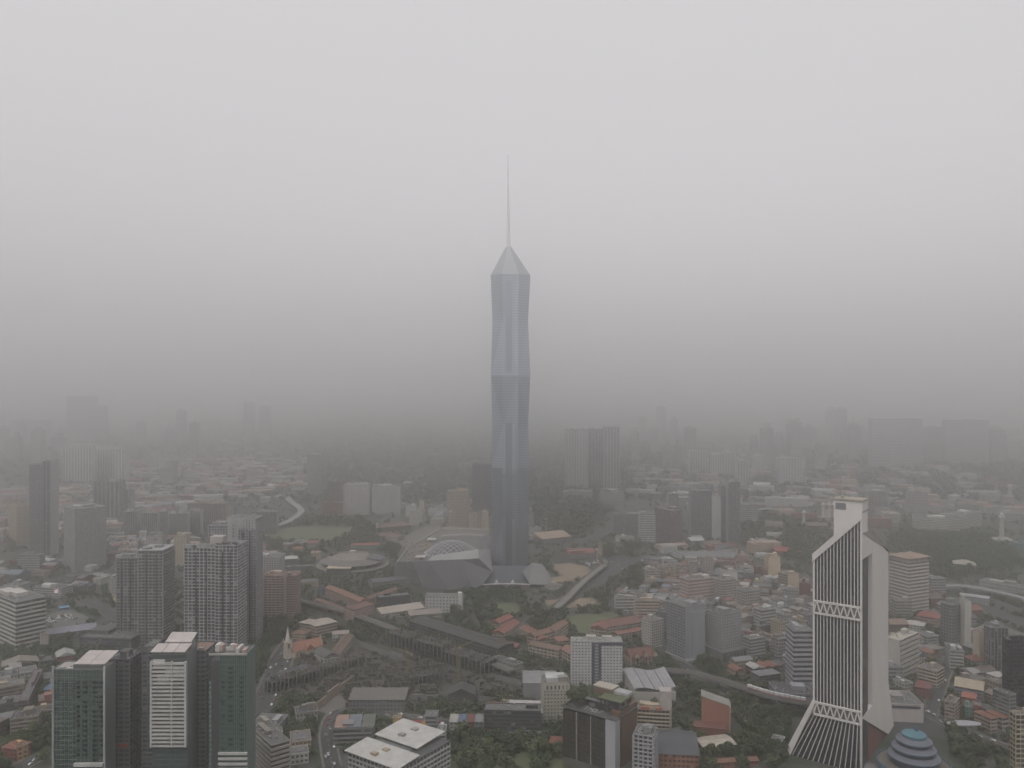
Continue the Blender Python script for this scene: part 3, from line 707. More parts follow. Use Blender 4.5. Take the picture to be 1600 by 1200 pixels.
    for z in range(50, 160, 4): MB().slab([Q(34.2,z,.42), Q(91.8,z,.42), Q(91.8,z+.12,.42), Q(34.2,z+.12,.42)], u*.05).build('panel_joint', paint((.33,.31,.29)), root)
    MB().slab([Q(2,0,-4), Q(90,0,-4), Q(4,43.2,-4), Q(2,43.2,-4)], u*2.6).build('brown_wall', paint((.17,.075,.055)), root)
    MB().slab([P(0,.2,-20.2), P(Wd-9,.2,-20.2), P(Wd-9,184,-20.2), P(0,zl-4,-20.2)], back*50).build('rear_block', paint(OFFW), root)
    occupy([(215, 640), (330, 600), (400, 760), (260, 760)], 0)
slant_tower()

# ================================================================== blue tiered rotunda
def rotunda():
    Y = 612.; X = gx(1428, Y); root = thing('tiered_rotunda', 'round building with blue tiered conical roof at the foot of the slanted tower', 'rotunda', (X, Y, 0))
    z = lambda py: zz(py, Y)
    lav = paint((.12,.127,.155), var=.25); dk = paint((.05,.055,.07)); bl = paint((.07,.125,.18)); tq = paint((.085,.175,.215), var=.3, streak=False)
    zb = z(1185)-4
    m = MB(); m.lathe([(24.5,0),(24.5,zb)], 48); m.build('drum', glass((.03,.04,.06), (2,2,3.5), frac=.1), root)
    m = MB(); m.lathe([(24.9,zb-3),(25.6,zb-3),(25.6,zb+1.2),(24.9,zb+1.2)], 48, cap=False); m.build('rim', bl, root)
    m = MB(); m.lathe([(24.7,zb),(24.7,zb+.6),(1,zb+.7)], 48); m.build('terrace_roof', paint((.13,.115,.10), var=.5, streak=False), root)
    tiers = [(17, 1172, 5.5), (14.3, 1163, 3.5), (11.5, 1153, 3.0)]
    zc = zb+.7
    for i, (r, py, hgt) in enumerate(tiers):
        m = MB(); m.lathe([(r-.8,zc),(r-.8,zc+hgt)], 48); m.build('louvre_band', dk, root)
        for k in range(48 if i == 0 else 0):
            a = 2*math.pi*k/48; MB().box(-.15,.15,-.15,.15,zc,zc+hgt).build('louvre_fin', paint((.2,.2,.22)), root, (r*.88*math.cos(a), r*.88*math.sin(a), 0))
        m = MB(); m.lathe([(r+1.1,zc+hgt),(r+1.1,zc+hgt+.4),(r-2.4,zc+hgt+2.6),(r-2.6,zc+hgt+2.6)], 48); m.build('roof_skirt', lav, root)
        m = MB(); m.lathe([(r+1.15,zc+hgt-.5),(r+1.2,zc+hgt+.1)], 48); m.build('blue_edge', bl, root)
        zc += hgt+2.6
    m = MB(); m.lathe([(8.3,zc),(8.6,zc+2.0),(8.2,zc+2.4),(.5,zc+2.9)], 40); m.build('top_disc', tq, root)
    m = MB(); m.box(3,5,3,5,zc+2.4,zc+6); m.build('roof_vent', bl, root)
    MB().prism([(-42,-6),(-14,-22),(-8,-2),(-30,12)], 0, zb-6).build('side_wing', paint((.11,.11,.115)), root)
    MB().prism([(-43,-6.5),(-13.5,-23),(-7.5,-1.8),(-30,13)], zb-5.98, zb-5).build('wing_roof', paint((.12,.12,.12)), root)
    occupy([(X+28*math.cos(i), Y+28*math.sin(i)) for i in [k*.6 for k in range(11)]], 0)
rotunda()
# ================================================================== green glass towers, lower left
def sheet_roof(root, pts, name='roof_panel', seams=4):
    o = root.matrix_basis.inverted() if 0 else None
def green_towers():
    gg = glass((.058,.08,.074), (1.1,2.2,3.3), (.03,.05,.045), .5, .15)
    # 1
    r = tower('green_glass_tower', 'green glass tower with a tilted white roof panel, leftmost of the trio', 'apartment tower', None, 83, 163, 1047, Y=560, yaw=0, dep=16, col=(.15,.175,.168), gl=gg, R='bands', L='blank', sp=.12, fh=3.3, bw=2.2, po=.12, plants=0, roofm=paint((.36,.33,.31), streak=False))
    w, d, h = dims(r); k = w/80
    for px in (83, 163): MB().box((px-83)*k-.6, (px-83)*k+.6, -.5, .6, 0, h+2.5).build('corner_fin', paint((.36,.37,.36)), r)
    m = paint((.42,.38,.36), var=.25, streak=False)
    for i in range(2):
        for j in range(3):
            a, b = 14+i*10.6, 14+i*10.6+10.3; y0, y1 = 1+j*5.4, 1+j*5.4+5.1
            MB().slab([(a+j*.7,y0,h+3.5+j*1.4), (b+j*.7,y0,h+3.5+j*1.4), (b+j*.7+.7,y1,h+4.9+j*1.4), (a+j*.7+.7,y1,h+4.9+j*1.4)], (0,0,.4)).build('roof_panel', m, r)
    MB().box(13.5, 35, .6, 1.1, h+.3, h+3.6).build('roof_upstand', paint((.1,.1,.1)), r)
    MB().box(15, w-.2, -2.2, -.2, zz(1196,560), zz(1191,560)).build('white_ledge', paint(WHITE), r)
    r2 = tower('service_block', 'dark grey windowed block behind the leftmost green glass tower', 'apartment tower', None, 168, 203, 1032, Y=582, dep=18, col=(.135,.132,.135), R='grid', L='punch', sp=.5, pw=1.1, bw=4.2, fh=3.3, plants=1, roofm=ROOFD)
    w, d, h = dims(r2); MB().box(.5, w-.5, -1.6, -.35, zz(1166,582), zz(1162,582)).build('red_canopy', paint((.30,.07,.04)), r2)
    for x in (2, w-2): MB().box(x-.3, x+.3, 1, 1.6, h, h+5).build('roof_post', paint(LGREY), r2)
    def slots(r, cols, z0, z1, p, f=3.3):
        dk = glass((.012,.016,.016), (1.5,1.5,3.3), frac=.1, blind=(.05,.07,.065))
        for x, ww in cols:
            me = MB().box(x, x+ww, -.42, -.05, 0, 1.5).mesh('window_slot', dk)
            k = z0
            while k < z1:
                if rng.random() < p: inst('window_slot', me, r, (0, 0, k))
                k += f
        for q in range(13): MB().box(q*dims(r)[0]/13-.07, q*dims(r)[0]/13+.07, -.5, -.12, 0, dims(r)[2]).build('mullion', paint((.16,.24,.21)), r)
    for q in range(34): MB().box(-.1, w+.1, -.55, -.1, 20+q*3.3-.35, 20+q*3.3).build('floor_ledge', paint((.17,.22,.20)), r) if 20+q*3.3 < h-3 else None
    slots(r, ((.9,3.2),(6.8,4.4),(13.5,5),(20.5,3),(27,3.6),(31.5,2.6)), 42, h-6, .8)
    # 2
    r = tower('balcony_tower', 'tower of white balconies over green glass with pale roof panels, middle of the trio', 'apartment tower', None, 238, 292, 1023, Y=560, dep=18, col=(.13,.15,.145), gl=gg, R='bands', L='blank', sp=.12, fh=3.3, bw=2.2, po=.12, plants=0, roofm=paint((.4,.37,.35), streak=False))
    w, d, h = dims(r); Wm = paint(WHITE); zb, zt = zz(1165,560), zz(1037,560); nf = 21; f = (zt-zb)/nf
    for x in (-.5, w*.58, w-.8): MB().box(x, x+(1.3 if x != w*.58 else .8), -2.9, -.2, zb, zt+2).build('balcony_pier', Wm, r)
    me = MB().box(.8, w-.8, -2.6, -.2, 0, .45*f).mesh('balcony', Wm)
    for q in range(nf+1): inst('balcony', me, r, (0,0,zb+q*f))
    me = MB().box(.82, w-.82, -.6, -.16, 0, f*.5).mesh('balcony_shade_panel', paint((.03,.035,.035)))  # near-black panel, painting in the shade of the recess behind each balcony
    for q in range(nf): inst('balcony_shade_panel', me, r, (0,0,zb+q*f+.46*f))
    for q, (x0, x1, z0, z1) in enumerate(((1,9,1,7),(9.3,17,-3,3),(4,12,-8,-3),(14,22,-5,1))):
        MB().box(x0, x1, -1.4-.1*q, -.4, h-10+z0, h-10+z1).build('penthouse_panel', Wm, r)
    for i in range(3): 
        MB().slab([(i*8-.5,-2,h+2.2),(i*8+7.2,-2,h+2.2),(i*8+7.8,9,h+4.6),(i*8+.1,9,h+4.6)], (0,0,.4)).build('roof_panel', m, r)
    MB().slab([(5,9.5,h+5.5),(23,9.5,h+5.5),(23.6,19,h+9.5),(5.6,19,h+9.5)], (0,0,.4)).build('roof_panel', m, r)
    MB().box(4, 23, 9.8, 17, h+.3, h+5.4).build('plant_room', paint(GREY), r)
    tower('service_block', 'narrow dark block on the left flank of the white balcony tower', 'apartment tower', None, 222, 239, 1012, Y=584, dep=18, col=(.12,.12,.123), R='grid', L='punch', sp=.5, pw=1.1, bw=4, fh=3.3, plants=0)
    tower('service_block', 'dark grey block with a rusty roof between the balcony tower and the right green tower', 'apartment tower', None, 294, 322, 1018, Y=580, dep=20, col=(.14,.14,.143), R='grid', L='punch', sp=.5, pw=1.1, bw=4, fh=3.3, plants=0, roofm=paint(RUST))
    rb = r
    # 3
    r = tower('green_glass_tower', 'slim green glass tower with rubble-like roof sheds, rightmost of the trio', 'apartment tower', None, 344, 385, 1024, Y=566, dep=20, col=(.12,.155,.14), gl=glass((.062,.1,.085), (1.1,2.2,3.3), (.035,.06,.05), .5, .15), R='bands', L='blank', sp=.12, fh=3.3, bw=2.2, po=.12, plants=0)
    w, d, h = dims(r); MB().box(-7, -.5, 1, d, 0, h-4).build('dark_flank', paint((.06,.06,.063)), r)
    for q in range(30): MB().box(-7.6, -6.2, .2, 1.1, 6+q*3.3, 8.2+q*3.3).build('flank_balcony', paint((.16,.22,.2)), r)
    slots(r, ((.8,2.4),(5.5,3.4),(14,2)), 30, h-8, .7)
    MB().box(-7.5, w+.6, -.8, 0-.2, h+.2, h+1.6).build('cornice', paint(OFFW), r)
    for q in range(7): MB().box(-6+q*3.2, -6+q*3.2+rng.uniform(2,4), 2+rng.uniform(0,8), 10+rng.uniform(0,4), h+.27, h+1.5+rng.uniform(.5,3.5)).build('roof_shed', paint(rng.choice((PINK, OFFW, WHITE))), r)
    me = MB().box(-1, w+1, -1.8, -.2, 0, 1.5).mesh('balcony', paint(WHITE))
    for q in range(6): inst('balcony', me, r, (0,0,zz(1178,566)-q*3.6))
green_towers()

# ================================================================== condominium towers, left
def condos():
    c1 = (.26,.26,.255)
    r = tower('condominium_tower', 'dark gridded condominium with a flat capped roof, left half of the lower pair', 'apartment tower', None, 182, 216, 873, Y=978, dep=24, col=c1, R='grid', L='grid', bw=4.2, fh=3.8, sp=.28, pw=.6)
    r = tower('condominium_tower', 'dark gridded condominium with balconied corner, right half of the lower pair', 'apartment tower', None, 216, 254, 862, Y=964, dep=32, col=(.29,.285,.275), R='grid', L='balc', bw=4.4, fh=3.8, sp=.3, pw=.55)
    w, d, h = dims(r); MB().box(-1, w+1, -1.2, d+1, h+1.2, h+2.1).build('roof_brim', paint(LGREY), r)
    c2 = (.38,.38,.39)
    r = tower('condominium_tower', 'pale gridded condominium with round emblem and roof garden, in front of the tallest one', 'apartment tower', None, 288, 336, 857, Y=930, dep=26, yaw=-2, col=c2, R='grid', L='grid', bw=4.6, fh=3.7, sp=.25, pw=.9, plants=0)
    w, d, h = dims(r); MB().box(-.3, w*.45, -.6, 1.2, h+.3, h+4.8).build('crown_wall', paint(LGREY), r)
    m = MB(); m.tube((w*.34,-.62,h+2.2), (w*.34,-.95,h+2.2), 2.1, 2.1, 20); m.build('emblem', paint((.05,.05,.055)), r)
    r = tower('condominium_tower', 'pale gridded condominium wing with a planted roof edge, beside the emblem tower', 'apartment tower', None, 336, 371, 853, Y=926, dep=30, yaw=-2, col=c2, R='grid', L='grid', bw=4.2, fh=3.7, sp=.25, pw=.8, plants=0)
    w, d, h = dims(r); MB().box(-9, 6, 8, 20, h+.3, h+9).build('roof_box', paint((.38,.35,.32)), r)
    for q in range(9):
        me, tr, R = TREES[q % 5]; c = inst('roof_shrub', me, r, (1+q*2.7, 5+rng.uniform(-2,4), h-.3)); c.scale = (.35, .35, .3)
    r = tower('condominium_tower', 'tallest pale condominium with a stepped penthouse, behind the emblem tower', 'apartment tower', None, 326, 356, 822, Y=990, dep=22, col=(.33,.33,.33), R='grid', L='grid', bw=3.2, fh=3.2, sp=.25, pw=.9)
    r = tower('condominium_tower', 'blank white stair column rising between two condominium wings', 'apartment tower', None, 356, 372, 809, Y=986, dep=20, col=(.34,.33,.33), R='blank', L='blank', plants=0, tanks=False)
    w, d, h = dims(r); me = MB().box(w*.45, w*.62, -.42, -.25, 0, 1.6).mesh('stair_window', glass(G0))
    for q in range(28): inst('stair_window', me, r, (0,0,20+q*4.4))
    r = tower('condominium_tower', 'tall dark gridded condominium wing with slotted crown wall on its roof', 'apartment tower', None, 372, 400, 812, Y=980, dep=26, col=(.36,.36,.37), R='grid', L='grid', bw=3.3, fh=3.2, sp=.22, pw=.7, plants=0)
    w, d, h = dims(r)
    for q in range(6): MB().box(q*w/6+.1, q*w/6+w/6-.9, -.7, .4, h-11, h+1).build('crown_slat', paint((.34,.33,.33)), r)
    tower('white_tower', 'white rounded apartment tower with a dark central strip, behind the pink one', 'apartment tower', None, 400, 436, 872, b=955, dep=28, col=(.40,.39,.38), R='grid', L='grid', bw=3.5, fh=3.2, sp=.42, pw=1.2)
    r = tower('pink_tower', 'pink apartment tower with curved balconies and a red-brown roof', 'apartment tower', None, 412, 444, 900, b=968, dep=22, col=(.42,.33,.29), R='balc', L='balc', bw=5, fh=3.3, gl=glass((.07,.05,.045)), roofm=paint(TILE2), plants=2)
    r = tower('pink_tower', 'narrow pink apartment wing beside the curved pink tower', 'apartment tower', None, 446, 463, 901, b=966, dep=22, col=(.34,.25,.22), R='bands', L='bands', fh=3.3, plants=1, roofm=paint(TILE2))
condos()
def strips(words, cols):  # proud dark strips; the shade of recessed columns is put into their colour
    for o in [o for o in COL.objects if o.get('label', '').startswith(words)]:
        w, d, h = dims(o)
        for a, ww, z0, z1 in cols: MB().box(w*a, w*a+ww, -.5, -.05, h*z0, h*z1).build('recess_shade_strip', glass((.022,.024,.028), (1.3,1.3,3.2), frac=.12, blind=(.12,.12,.12)), o)
strips('dark gridded condominium with a flat', ((.2,1.6,0,.97),(.62,1.4,0,.97)))
strips('dark gridded condominium with balconied', ((.3,1.8,0,.98),(.72,1.5,0,.98)))
strips('pale gridded condominium with round', ((.36,2.6,.0,.62),(.7,1.6,0,.97),(.36,1.2,.62,.96)))
strips('pale gridded condominium wing', ((.3,2.2,0,.95),(.66,1.4,0,.95)))
strips('tall dark gridded condominium wing', ((.2,2.4,0,.9),(.6,2.4,0,.9)))

# ================================================================== other named towers: label, faces and rows in the picture
T = tower
T('striped_office', 'office block with white horizontal bands and an open roof deck at the left edge', 'office block', -45, 25, 71, 942, b=1016, yaw=52, col=(.44,.42,.39), R='bands', L='bands', sp=.45, fh=5.0, po=.7, plants=2)
T('slim_tower', 'tall slim dark-windowed tower with pale vertical strip at far left', 'apartment tower', None, 46, 66, 727, b=868, dep=20, col=(.24,.24,.26), R='grid', bw=3.2, sp=.25)
T('slim_tower', 'tall slim pale blank slab attached to the slim dark tower', 'apartment tower', None, 66.5, 79, 721, b=869, dep=26, col=(.33,.33,.33), R='fins', L='blank', bw=6, plants=1)
T('gridded_tower', 'broad gridded apartment tower with two pale vertical strips, right of the slim tower', 'apartment tower', 100, 117, 166, 797, b=893, yaw=46, col=(.36,.36,.36), R='grid', L='grid', bw=2.6, sp=.3, fh=3.2)
T('beige_block', 'beige office block half hidden behind the slim tower', 'office block', None, 26, 48, 793, b=852, dep=20, col=BEIGE, R='bands', L='blank')
T('beige_block', 'small cream tower left of the half hidden beige block', 'office block', None, 14, 27, 786, b=845, dep=14, col=CREAM, R='punch', L='blank')
for i, (a, b_, t, base, c, lab) in enumerate([
    (104,149,619,741,(.10,.105,.115),'broadest and tallest of the faint grey towers far left'),
    (140,165,634,740,(.12,.125,.13),'shorter faint grey tower touching the tallest one far left'),
    (14,39,658,752,(.16,.16,.165),'faint grey slab near the left edge, left of a twin'),
    (40,77,657,753,(.12,.125,.13),'faint dark slab near the left edge, right of its paler twin'),
    (-6,12,682,760,(.24,.24,.24),'faint pale tower cut by the left edge'),
    (98,143,696,752,(.72,.70,.66),'white flats with vertical stripes below the tallest faint tower'),
    (152,180,703,748,(.55,.55,.53),'pale flats with a white strip, left half of a far pair'),
    (180,195,702,750,(.75,.73,.70),'bright white narrow flats, right half of a far pair'),
    (146,172,754,812,(.16,.155,.15),'dark slab of flats behind the broad gridded tower'),
    (172,186,753,816,(.24,.22,.21),'brownish narrow flats with pale edges right of the dark slab'),
    (187,201,766,812,(.38,.37,.34),'white narrow flats at the right end of the dark slab group'),
    (250,272,721,757,(.32,.31,.30),'small lone pale tower on the far wooded slope')]):
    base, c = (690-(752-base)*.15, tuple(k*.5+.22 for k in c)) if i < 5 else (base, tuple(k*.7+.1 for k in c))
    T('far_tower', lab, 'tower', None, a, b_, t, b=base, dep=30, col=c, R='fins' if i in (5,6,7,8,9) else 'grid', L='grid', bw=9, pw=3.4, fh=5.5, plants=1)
for i, (a, b_, t, base, c, lab) in enumerate([
    (194,214,800,838,(.33,.33,.33),'grey-white flats, first of the row behind the condominiums'),
    (221,246,802,840,(.40,.39,.37),'white ribbed flats, second of the row behind the condominiums'),
    (247,262,800,838,(.36,.36,.36),'narrow white flats, third of the row behind the condominiums'),
    (264,292,803,841,(.38,.38,.38),'broad white flats, fourth of the row behind the condominiums'),
    (294,313,799,836,(.35,.35,.36),'pale flats, last of the row behind the condominiums'),
    (293,352,787,826,(.36,.28,.215),'long orange-beige flats with vertical ribs above the condominiums'),
    (330,372,817,858,(.30,.21,.185),'reddish flats with white piers hidden behind the condominiums'),
    (272,290,838,884,CREAM,'cream tower with rounded balconies between the condominiums'),
    (228,254,838,885,(.34,.33,.32),'pale blank block with a dark round emblem behind the lower condominium pair'),
    (400,432,800,834,(.32,.31,.30),'low white flats beside the curving flyover')]):
    r = T('flats', lab, 'flats', None, a, b_, t, b=base, dep=16, col=c, R='fins' if i not in (7, 8) else 'punch', L='punch', bw=4.2, fh=3.1, plants=2)
    if i == 8:
        w, d, h = dims(r); MB().tube((w*.6,-.4,h-5), (w*.6,-.7,h-5), 2.4, 2.4, 18).build('emblem', paint((.06,.06,.06)), r)
# centre, behind the mall
T('flats', 'broad white apartment block with many windows, left half of the pair above the sports field', 'flats', None, 537, 577, 758, b=804, dep=24, col=(.42,.40,.39), R='grid', L='grid', bw=3.4, fh=3.1, sp=.45, pw=1.3, plants=3)
T('flats', 'broad white apartment block, right half of the pair above the sports field', 'flats', None, 582, 625, 760, b=804, dep=24, col=(.41,.40,.40), R='grid', L='grid', bw=3.4, fh=3.1, sp=.45, pw=1.3, plants=3)
T('lattice_tower', 'slender pale tower with a diagonal lattice facade above the flyover', 'tower', None, 480, 503, 711, b=778, dep=26, col=(.33,.34,.34), R='grid', L='grid', bw=4, sp=.3)
T('brown_tower', 'brick-brown tower left of the pair of white apartment blocks', 'tower', None, 512, 538, 752, b=799, dep=22, col=(.20,.12,.095), R='fins', L='fins', bw=4)
T('brown_block', 'low brick-red block with orange roof below the brown tower', 'block', None, 504, 536, 786, b=803, dep=24, col=(.24,.11,.075), R='bands', L='bands')
T('beige_hotel', 'beige hotel tower with a framed grid of windows behind the mall', 'hotel', None, 699, 731, 768, b=823, dep=26, col=(.42,.33,.24), R='grid', L='punch', bw=2.6, fh=3.3, sp=.35, pw=.6, plants=2)
T('dark_tower', 'dark brown tower with white window columns just left of the skyscraper', 'tower', None, 738, 771, 726, b=806, dep=26, col=(.13,.12,.12), R='grid', L='fins', bw=3, sp=.3)
for i, (a, b_, t, base, c, lab) in enumerate([
    (733,744,802,824,CREAM,'small cream block, left of three beside the skyscraper foot'),(746,752,803,824,BEIGE,'small beige block, middle of three beside the skyscraper foot'),(753,763,800,827,CREAM,'small cream tower, right of three beside the skyscraper foot'),
    (634,650,790,808,WHITE,'white block with an orange rooftop sign right of the white flats'),(655,662,783,805,CREAM,'thin cream tower right of the white flats')]):
    T('small_block', lab, 'block', None, a, b_, t, b=base, dep=14, col=c, R='punch', L='blank', plants=1)
# right of the skyscraper, far
for i, (a, b_, t, base, c, lab, st) in enumerate([
    (884,901,672,776,(.27,.28,.28),'left end of the tall twin-gabled condominium right of the skyscraper','grid'),
    (901,919,671,777,(.36,.36,.35),'pale right wing of the left tall condominium right of the skyscraper','grid'),
    (920,944,671,776,(.20,.21,.22),'dark left wing of the right tall condominium right of the skyscraper','fins'),
    (944,968,668,779,(.34,.34,.34),'pale right wing of the right tall condominium right of the skyscraper','fins'),
    (1078,1110,705,755,(.36,.36,.36),'white striped flats on the far slope, leftmost of four','fins'),
    (1113,1132,710,757,(.34,.34,.34),'pale flats on the far slope, second of four','fins'),
    (1133,1152,707,757,(.36,.36,.36),'white flats with a domed top on the far slope, third of four','fins'),
    (1152,1169,720,757,(.32,.32,.32),'low pale flats on the far slope, last of four','fins'),
    (1180,1200,712,752,(.27,.27,.27),'faint grey block right of the four striped flats','grid'),
    (1218,1258,716,770,(.25,.25,.25),'faint broad tower left of the hazy gap on the right','grid'),
    (1290,1320,690,745,(.22,.225,.23),'faint tower in the haze left of the great slab','grid'),
    (1325,1348,665,740,(.25,.25,.26),'faint slender tower left of the great slab','fins'),
    (1363,1442,655,768,(.30,.31,.32),'great wide pale slab tower with curved top in the right haze','bands'),
    (1443,1472,668,765,(.20,.21,.215),'dark flank block right of the great wide slab','bands'),
    (1479,1545,657,764,(.27,.28,.29),'second great slab tower fading at far right','bands'),
    (1548,1572,672,762,(.19,.2,.205),'dark faint block right of the second great slab','bands'),
    (380,394,628,700,(.24,.24,.24),'very faint tower above the left woods','fins'),(404,420,634,700,(.24,.24,.24),'very faint tower right of another above the left woods','fins'),
    (1575,1610,690,760,(.24,.24,.245),'faint tower cut by the right edge in the haze','grid')]):
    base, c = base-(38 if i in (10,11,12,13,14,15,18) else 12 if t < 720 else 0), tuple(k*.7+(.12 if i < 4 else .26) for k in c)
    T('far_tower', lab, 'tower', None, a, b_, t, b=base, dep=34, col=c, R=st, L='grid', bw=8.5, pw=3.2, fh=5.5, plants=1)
T('podium', 'low pale podium with a white balustrade below the left tall condominium', 'podium', None, 882, 926, 769, b=780, dep=40, col=(.36,.36,.35), R='bands', L='bands')
T('podium', 'pale stepped podium with a white end wall below the right tall condominium', 'podium', 937, 957, 975, 770, b=797, yaw=20, col=(.36,.35,.34), R='bands', L='bands')
for (pl, a, b_, t, base, c, lab, st) in [
    (None,1044,1060,772,806,(.36,.35,.34),'white-edged slender block left of the ribbed hotel','fins'),
    (None,960,999,804,838,(.24,.23,.23),'grey apartment slab left of the banded white block','grid'),
    (None,1000,1024,803,846,(.42,.41,.40),'banded white block with a pink rooftop box','bands'),
    (1023,1048,1066,799,853,(.17,.135,.13),'brownish glass office block with a chequered side','grid'),
    (None,1080,1112,767,841,(.26,.26,.265),'ribbed grey hotel tower with a low podium','fins'),
    (None,1113,1126,776,842,(.34,.34,.34),'pale blank tower between two ribbed grey towers','blank'),
    (None,1127,1137,760,842,(.22,.22,.225),'narrow dark ribbed tower in the grey tower group','fins'),
    (None,1138,1156,753,845,(.31,.31,.315),'tall grey tower with a pointed dark recess in the grey tower group','fins'),
    (None,1156,1184,790,820,(.30,.30,.30),'low pale block right of the grey tower group','bands'),
    (1062,1076,1115,908,944,(.40,.36,.33),'office block with white and red bands in the shophouse quarter','bands'),
    (None,1201,1219,871,906,(.44,.35,.25),'plain cream tower left of the slanted tower','blank'),
    (1216,1231,1248,899,932,(.43,.35,.26),'cream block with banded left side in front of the plain cream tower','blank'),
    (None,1240,1271,1036-49,1085,(.30,.30,.315),'grey banded office tower just left of the slanted tower','bands'),
    (None,1357,1385,768,800,(.40,.39,.37),'white ribbed block just right of the slanted tower top','fins'),
    (None,1422,1450,769,805,(.42,.40,.37),'cream-white gridded block beside the long white complex','grid'),
    (1390,1420,1451,868+12,962,(.42,.39,.34),'tan banded tower with a hipped brown roof right of the slanted tower','bands'),
    (1470,1487,1507,947,1012,(.19,.195,.2),'grey tower with angled roof and ribbed side, right','grid'),
    (None,1508,1517,940,1014,(.40,.39,.35),'white stair tower attached to the grey angled tower','blank'),
    (None,1530,1547,988,1040,(.40,.34,.26),'cream narrow block left of dark ribbed towers at the right','blank'),
    (None,1548,1575,982,1052,(.19,.185,.19),'grey ribbed tower beside the cream narrow block','fins'),
    (1566,1578,1640,1002,1118,(.022,.022,.028),'very dark glass tower at the right edge','grid'),
    (None,1587,1640,1118,1216,(.34,.29,.21),'beige tower corner at the lower right edge','grid')]:
    kw = dict(bw=3.8, fh=4.7 if st == 'bands' else 3.7, sp=.52 if st == 'bands' else .3); c = tuple(k*1.12 for k in c)
    Lst = st
    if 'white and red' in lab: kw['gl'] = glass((.16,.06,.05), frac=.1)
    if 'cream block with banded' in lab: Lst = 'bands'
    if 'chequered' in lab: Lst = 'bands'
    if 'white stair' in lab or 'cream narrow' in lab: kw['dep'] = 12
    yaw = 24 if pl is not None else 0
    if 'very dark' in lab: yaw = 12; kw['gl'] = glass((.012,.012,.016), frac=.12, blind=(.10,.10,.11))
    if 'beige tower corner' in lab: kw['dep'] = 7
    if 'grey banded office tower' in lab: kw.update(dep=24, yaw=0)
    if 'yaw' in kw: kw.pop('yaw')
    r = T('office_tower' if t < 990 else 'office_block', lab, 'tower', pl, a, b_, t, b=base, yaw=yaw, col=c, R=st, L=Lst, plants=2, **kw)
    if 'hipped brown roof' in lab:
        w, d, h = dims(r); m = roof_mesh('hip', w, d, h+6, 5, 3); m.build('hipped_roof', ribbed((.30,.21,.16), 1.5), r)
        MB().box(1, w-1, 1, d-1, h+.3, h+6).build('crown_storey', paint((.42,.36,.33)), r)
        for q in range(7): MB().box(w*q/7+.6, w*q/7+2.6, -.4, .8, h+.4, h+5.6).build('crown_arch', paint((.40,.36,.33)), r)
rx = random.Random(21)
for q, (x0, x1, n) in enumerate(((985,1075,8), (1170,1350,14), (-10,100,7), (200,330,6), (1545,1620,5))):
    for k in range(n):
        px = x0+(x1-x0)*(k+.5)/n+rx.uniform(-4, 4); base = rx.uniform(690, 735); top = base-rx.uniform(20, 62); c = rx.uniform(.24, .42)
        T('far_tower', 'faint far tower, %s of the cluster %s' % (nth(k), ('left of the striped flats', 'left of the great slab', 'at the far left edge', 'above the left woods', 'at the far right edge')[q]), 'tower', None, px, px+rx.uniform(9, 18), top, b=base, dep=30, col=(c, c, c), R=rx.choice(('fins','grid','bands')), L='grid', bw=9, pw=3.4, fh=5.5, plants=1, group='faint far towers')
        o = LASTT[0]; w, d, h = dims(o); q2 = rx.uniform(.35, .75); hh2 = rx.uniform(6, 22)
        MB().box(w*(1-q2)/2, w*(1+q2)/2, 3, d-3, h+.3, h+hh2).build('crown_block', paint((c*.9, c*.9, c*.9)), o)
        if rx.random() < .5: MB().box(w*.5-.8, w*.5+.8, d*.5-.8, d*.5+.8, h+hh2, h+hh2+rx.uniform(10, 30)).build('mast', STEEL, o)
for (pl, a, b_, t, base, c, lab, st) in [
    (None,993,1030,940,968,(.44,.36,.29),'white and orange balconied block above the old quarter street','bands'),
    (None,962,996,936,955,(.42,.41,.40),'low white terraced block right of the wide road','bands'),
    (1116,1128,1150,908,944,(.42,.40,.38),'white block with a red-edged roof right of the red banded block','grid'),
    (1152,1164,1186,925,962,(.38,.37,.35),'grey-white office right of the red-edged white block','grid'),
    (1178,1190,1212,955,990,(.43,.42,.40),'white slab with dark bands above the crowded quarter','bands'),
    (None,1130,1152,895,920,(.44,.43,.42),'blank white hall wall behind the red-edged white block','blank'),
    (None,1098,1114,872,893,(.34,.30,.26),'small tan block below the market roofs','punch'),
    (1205,1216,1240,1000,1032,(.30,.29,.28),'grey office left of the grey banded tower','grid'),
    (None,1010,1032,893,915,(.42,.38,.33),'cream block beside the dark grove right of the skyscraper','bands'),
    (None,1078,1096,985,1010,(.40,.38,.36),'white stairwell block behind the grey hotel pair','punch'),
    (1160,1172,1196,1000,1030,(.36,.35,.34),'pale block right of the dotted grey hotel','bands'),
    (None,1455,1478,905,930,(.33,.33,.33),'grey station office right of the tan banded tower','bands'),
    (None,1400,1424,940,968,(.30,.29,.27),'grey block beneath the tan banded tower','bands'),
    (None,28,62,868,890,(.36,.35,.33),'low white block at the foot of the slim tower','bands'),
    (None,170,182,905,930,(.34,.33,.31),'pale block left of the lower condominium pair','punch'),
    (None,640,660,800,820,(.38,.36,.33),'white school block behind the brown-roofed halls','punch')]:
    T('mid_rise_block', lab, 'block', pl, a, b_, t, b=base, yaw=24 if pl else 0, dep=16, col=c, R=st, L=st, fh=3.8, bw=3.8, sp=.48 if st == 'bands' else .4, plants=2)
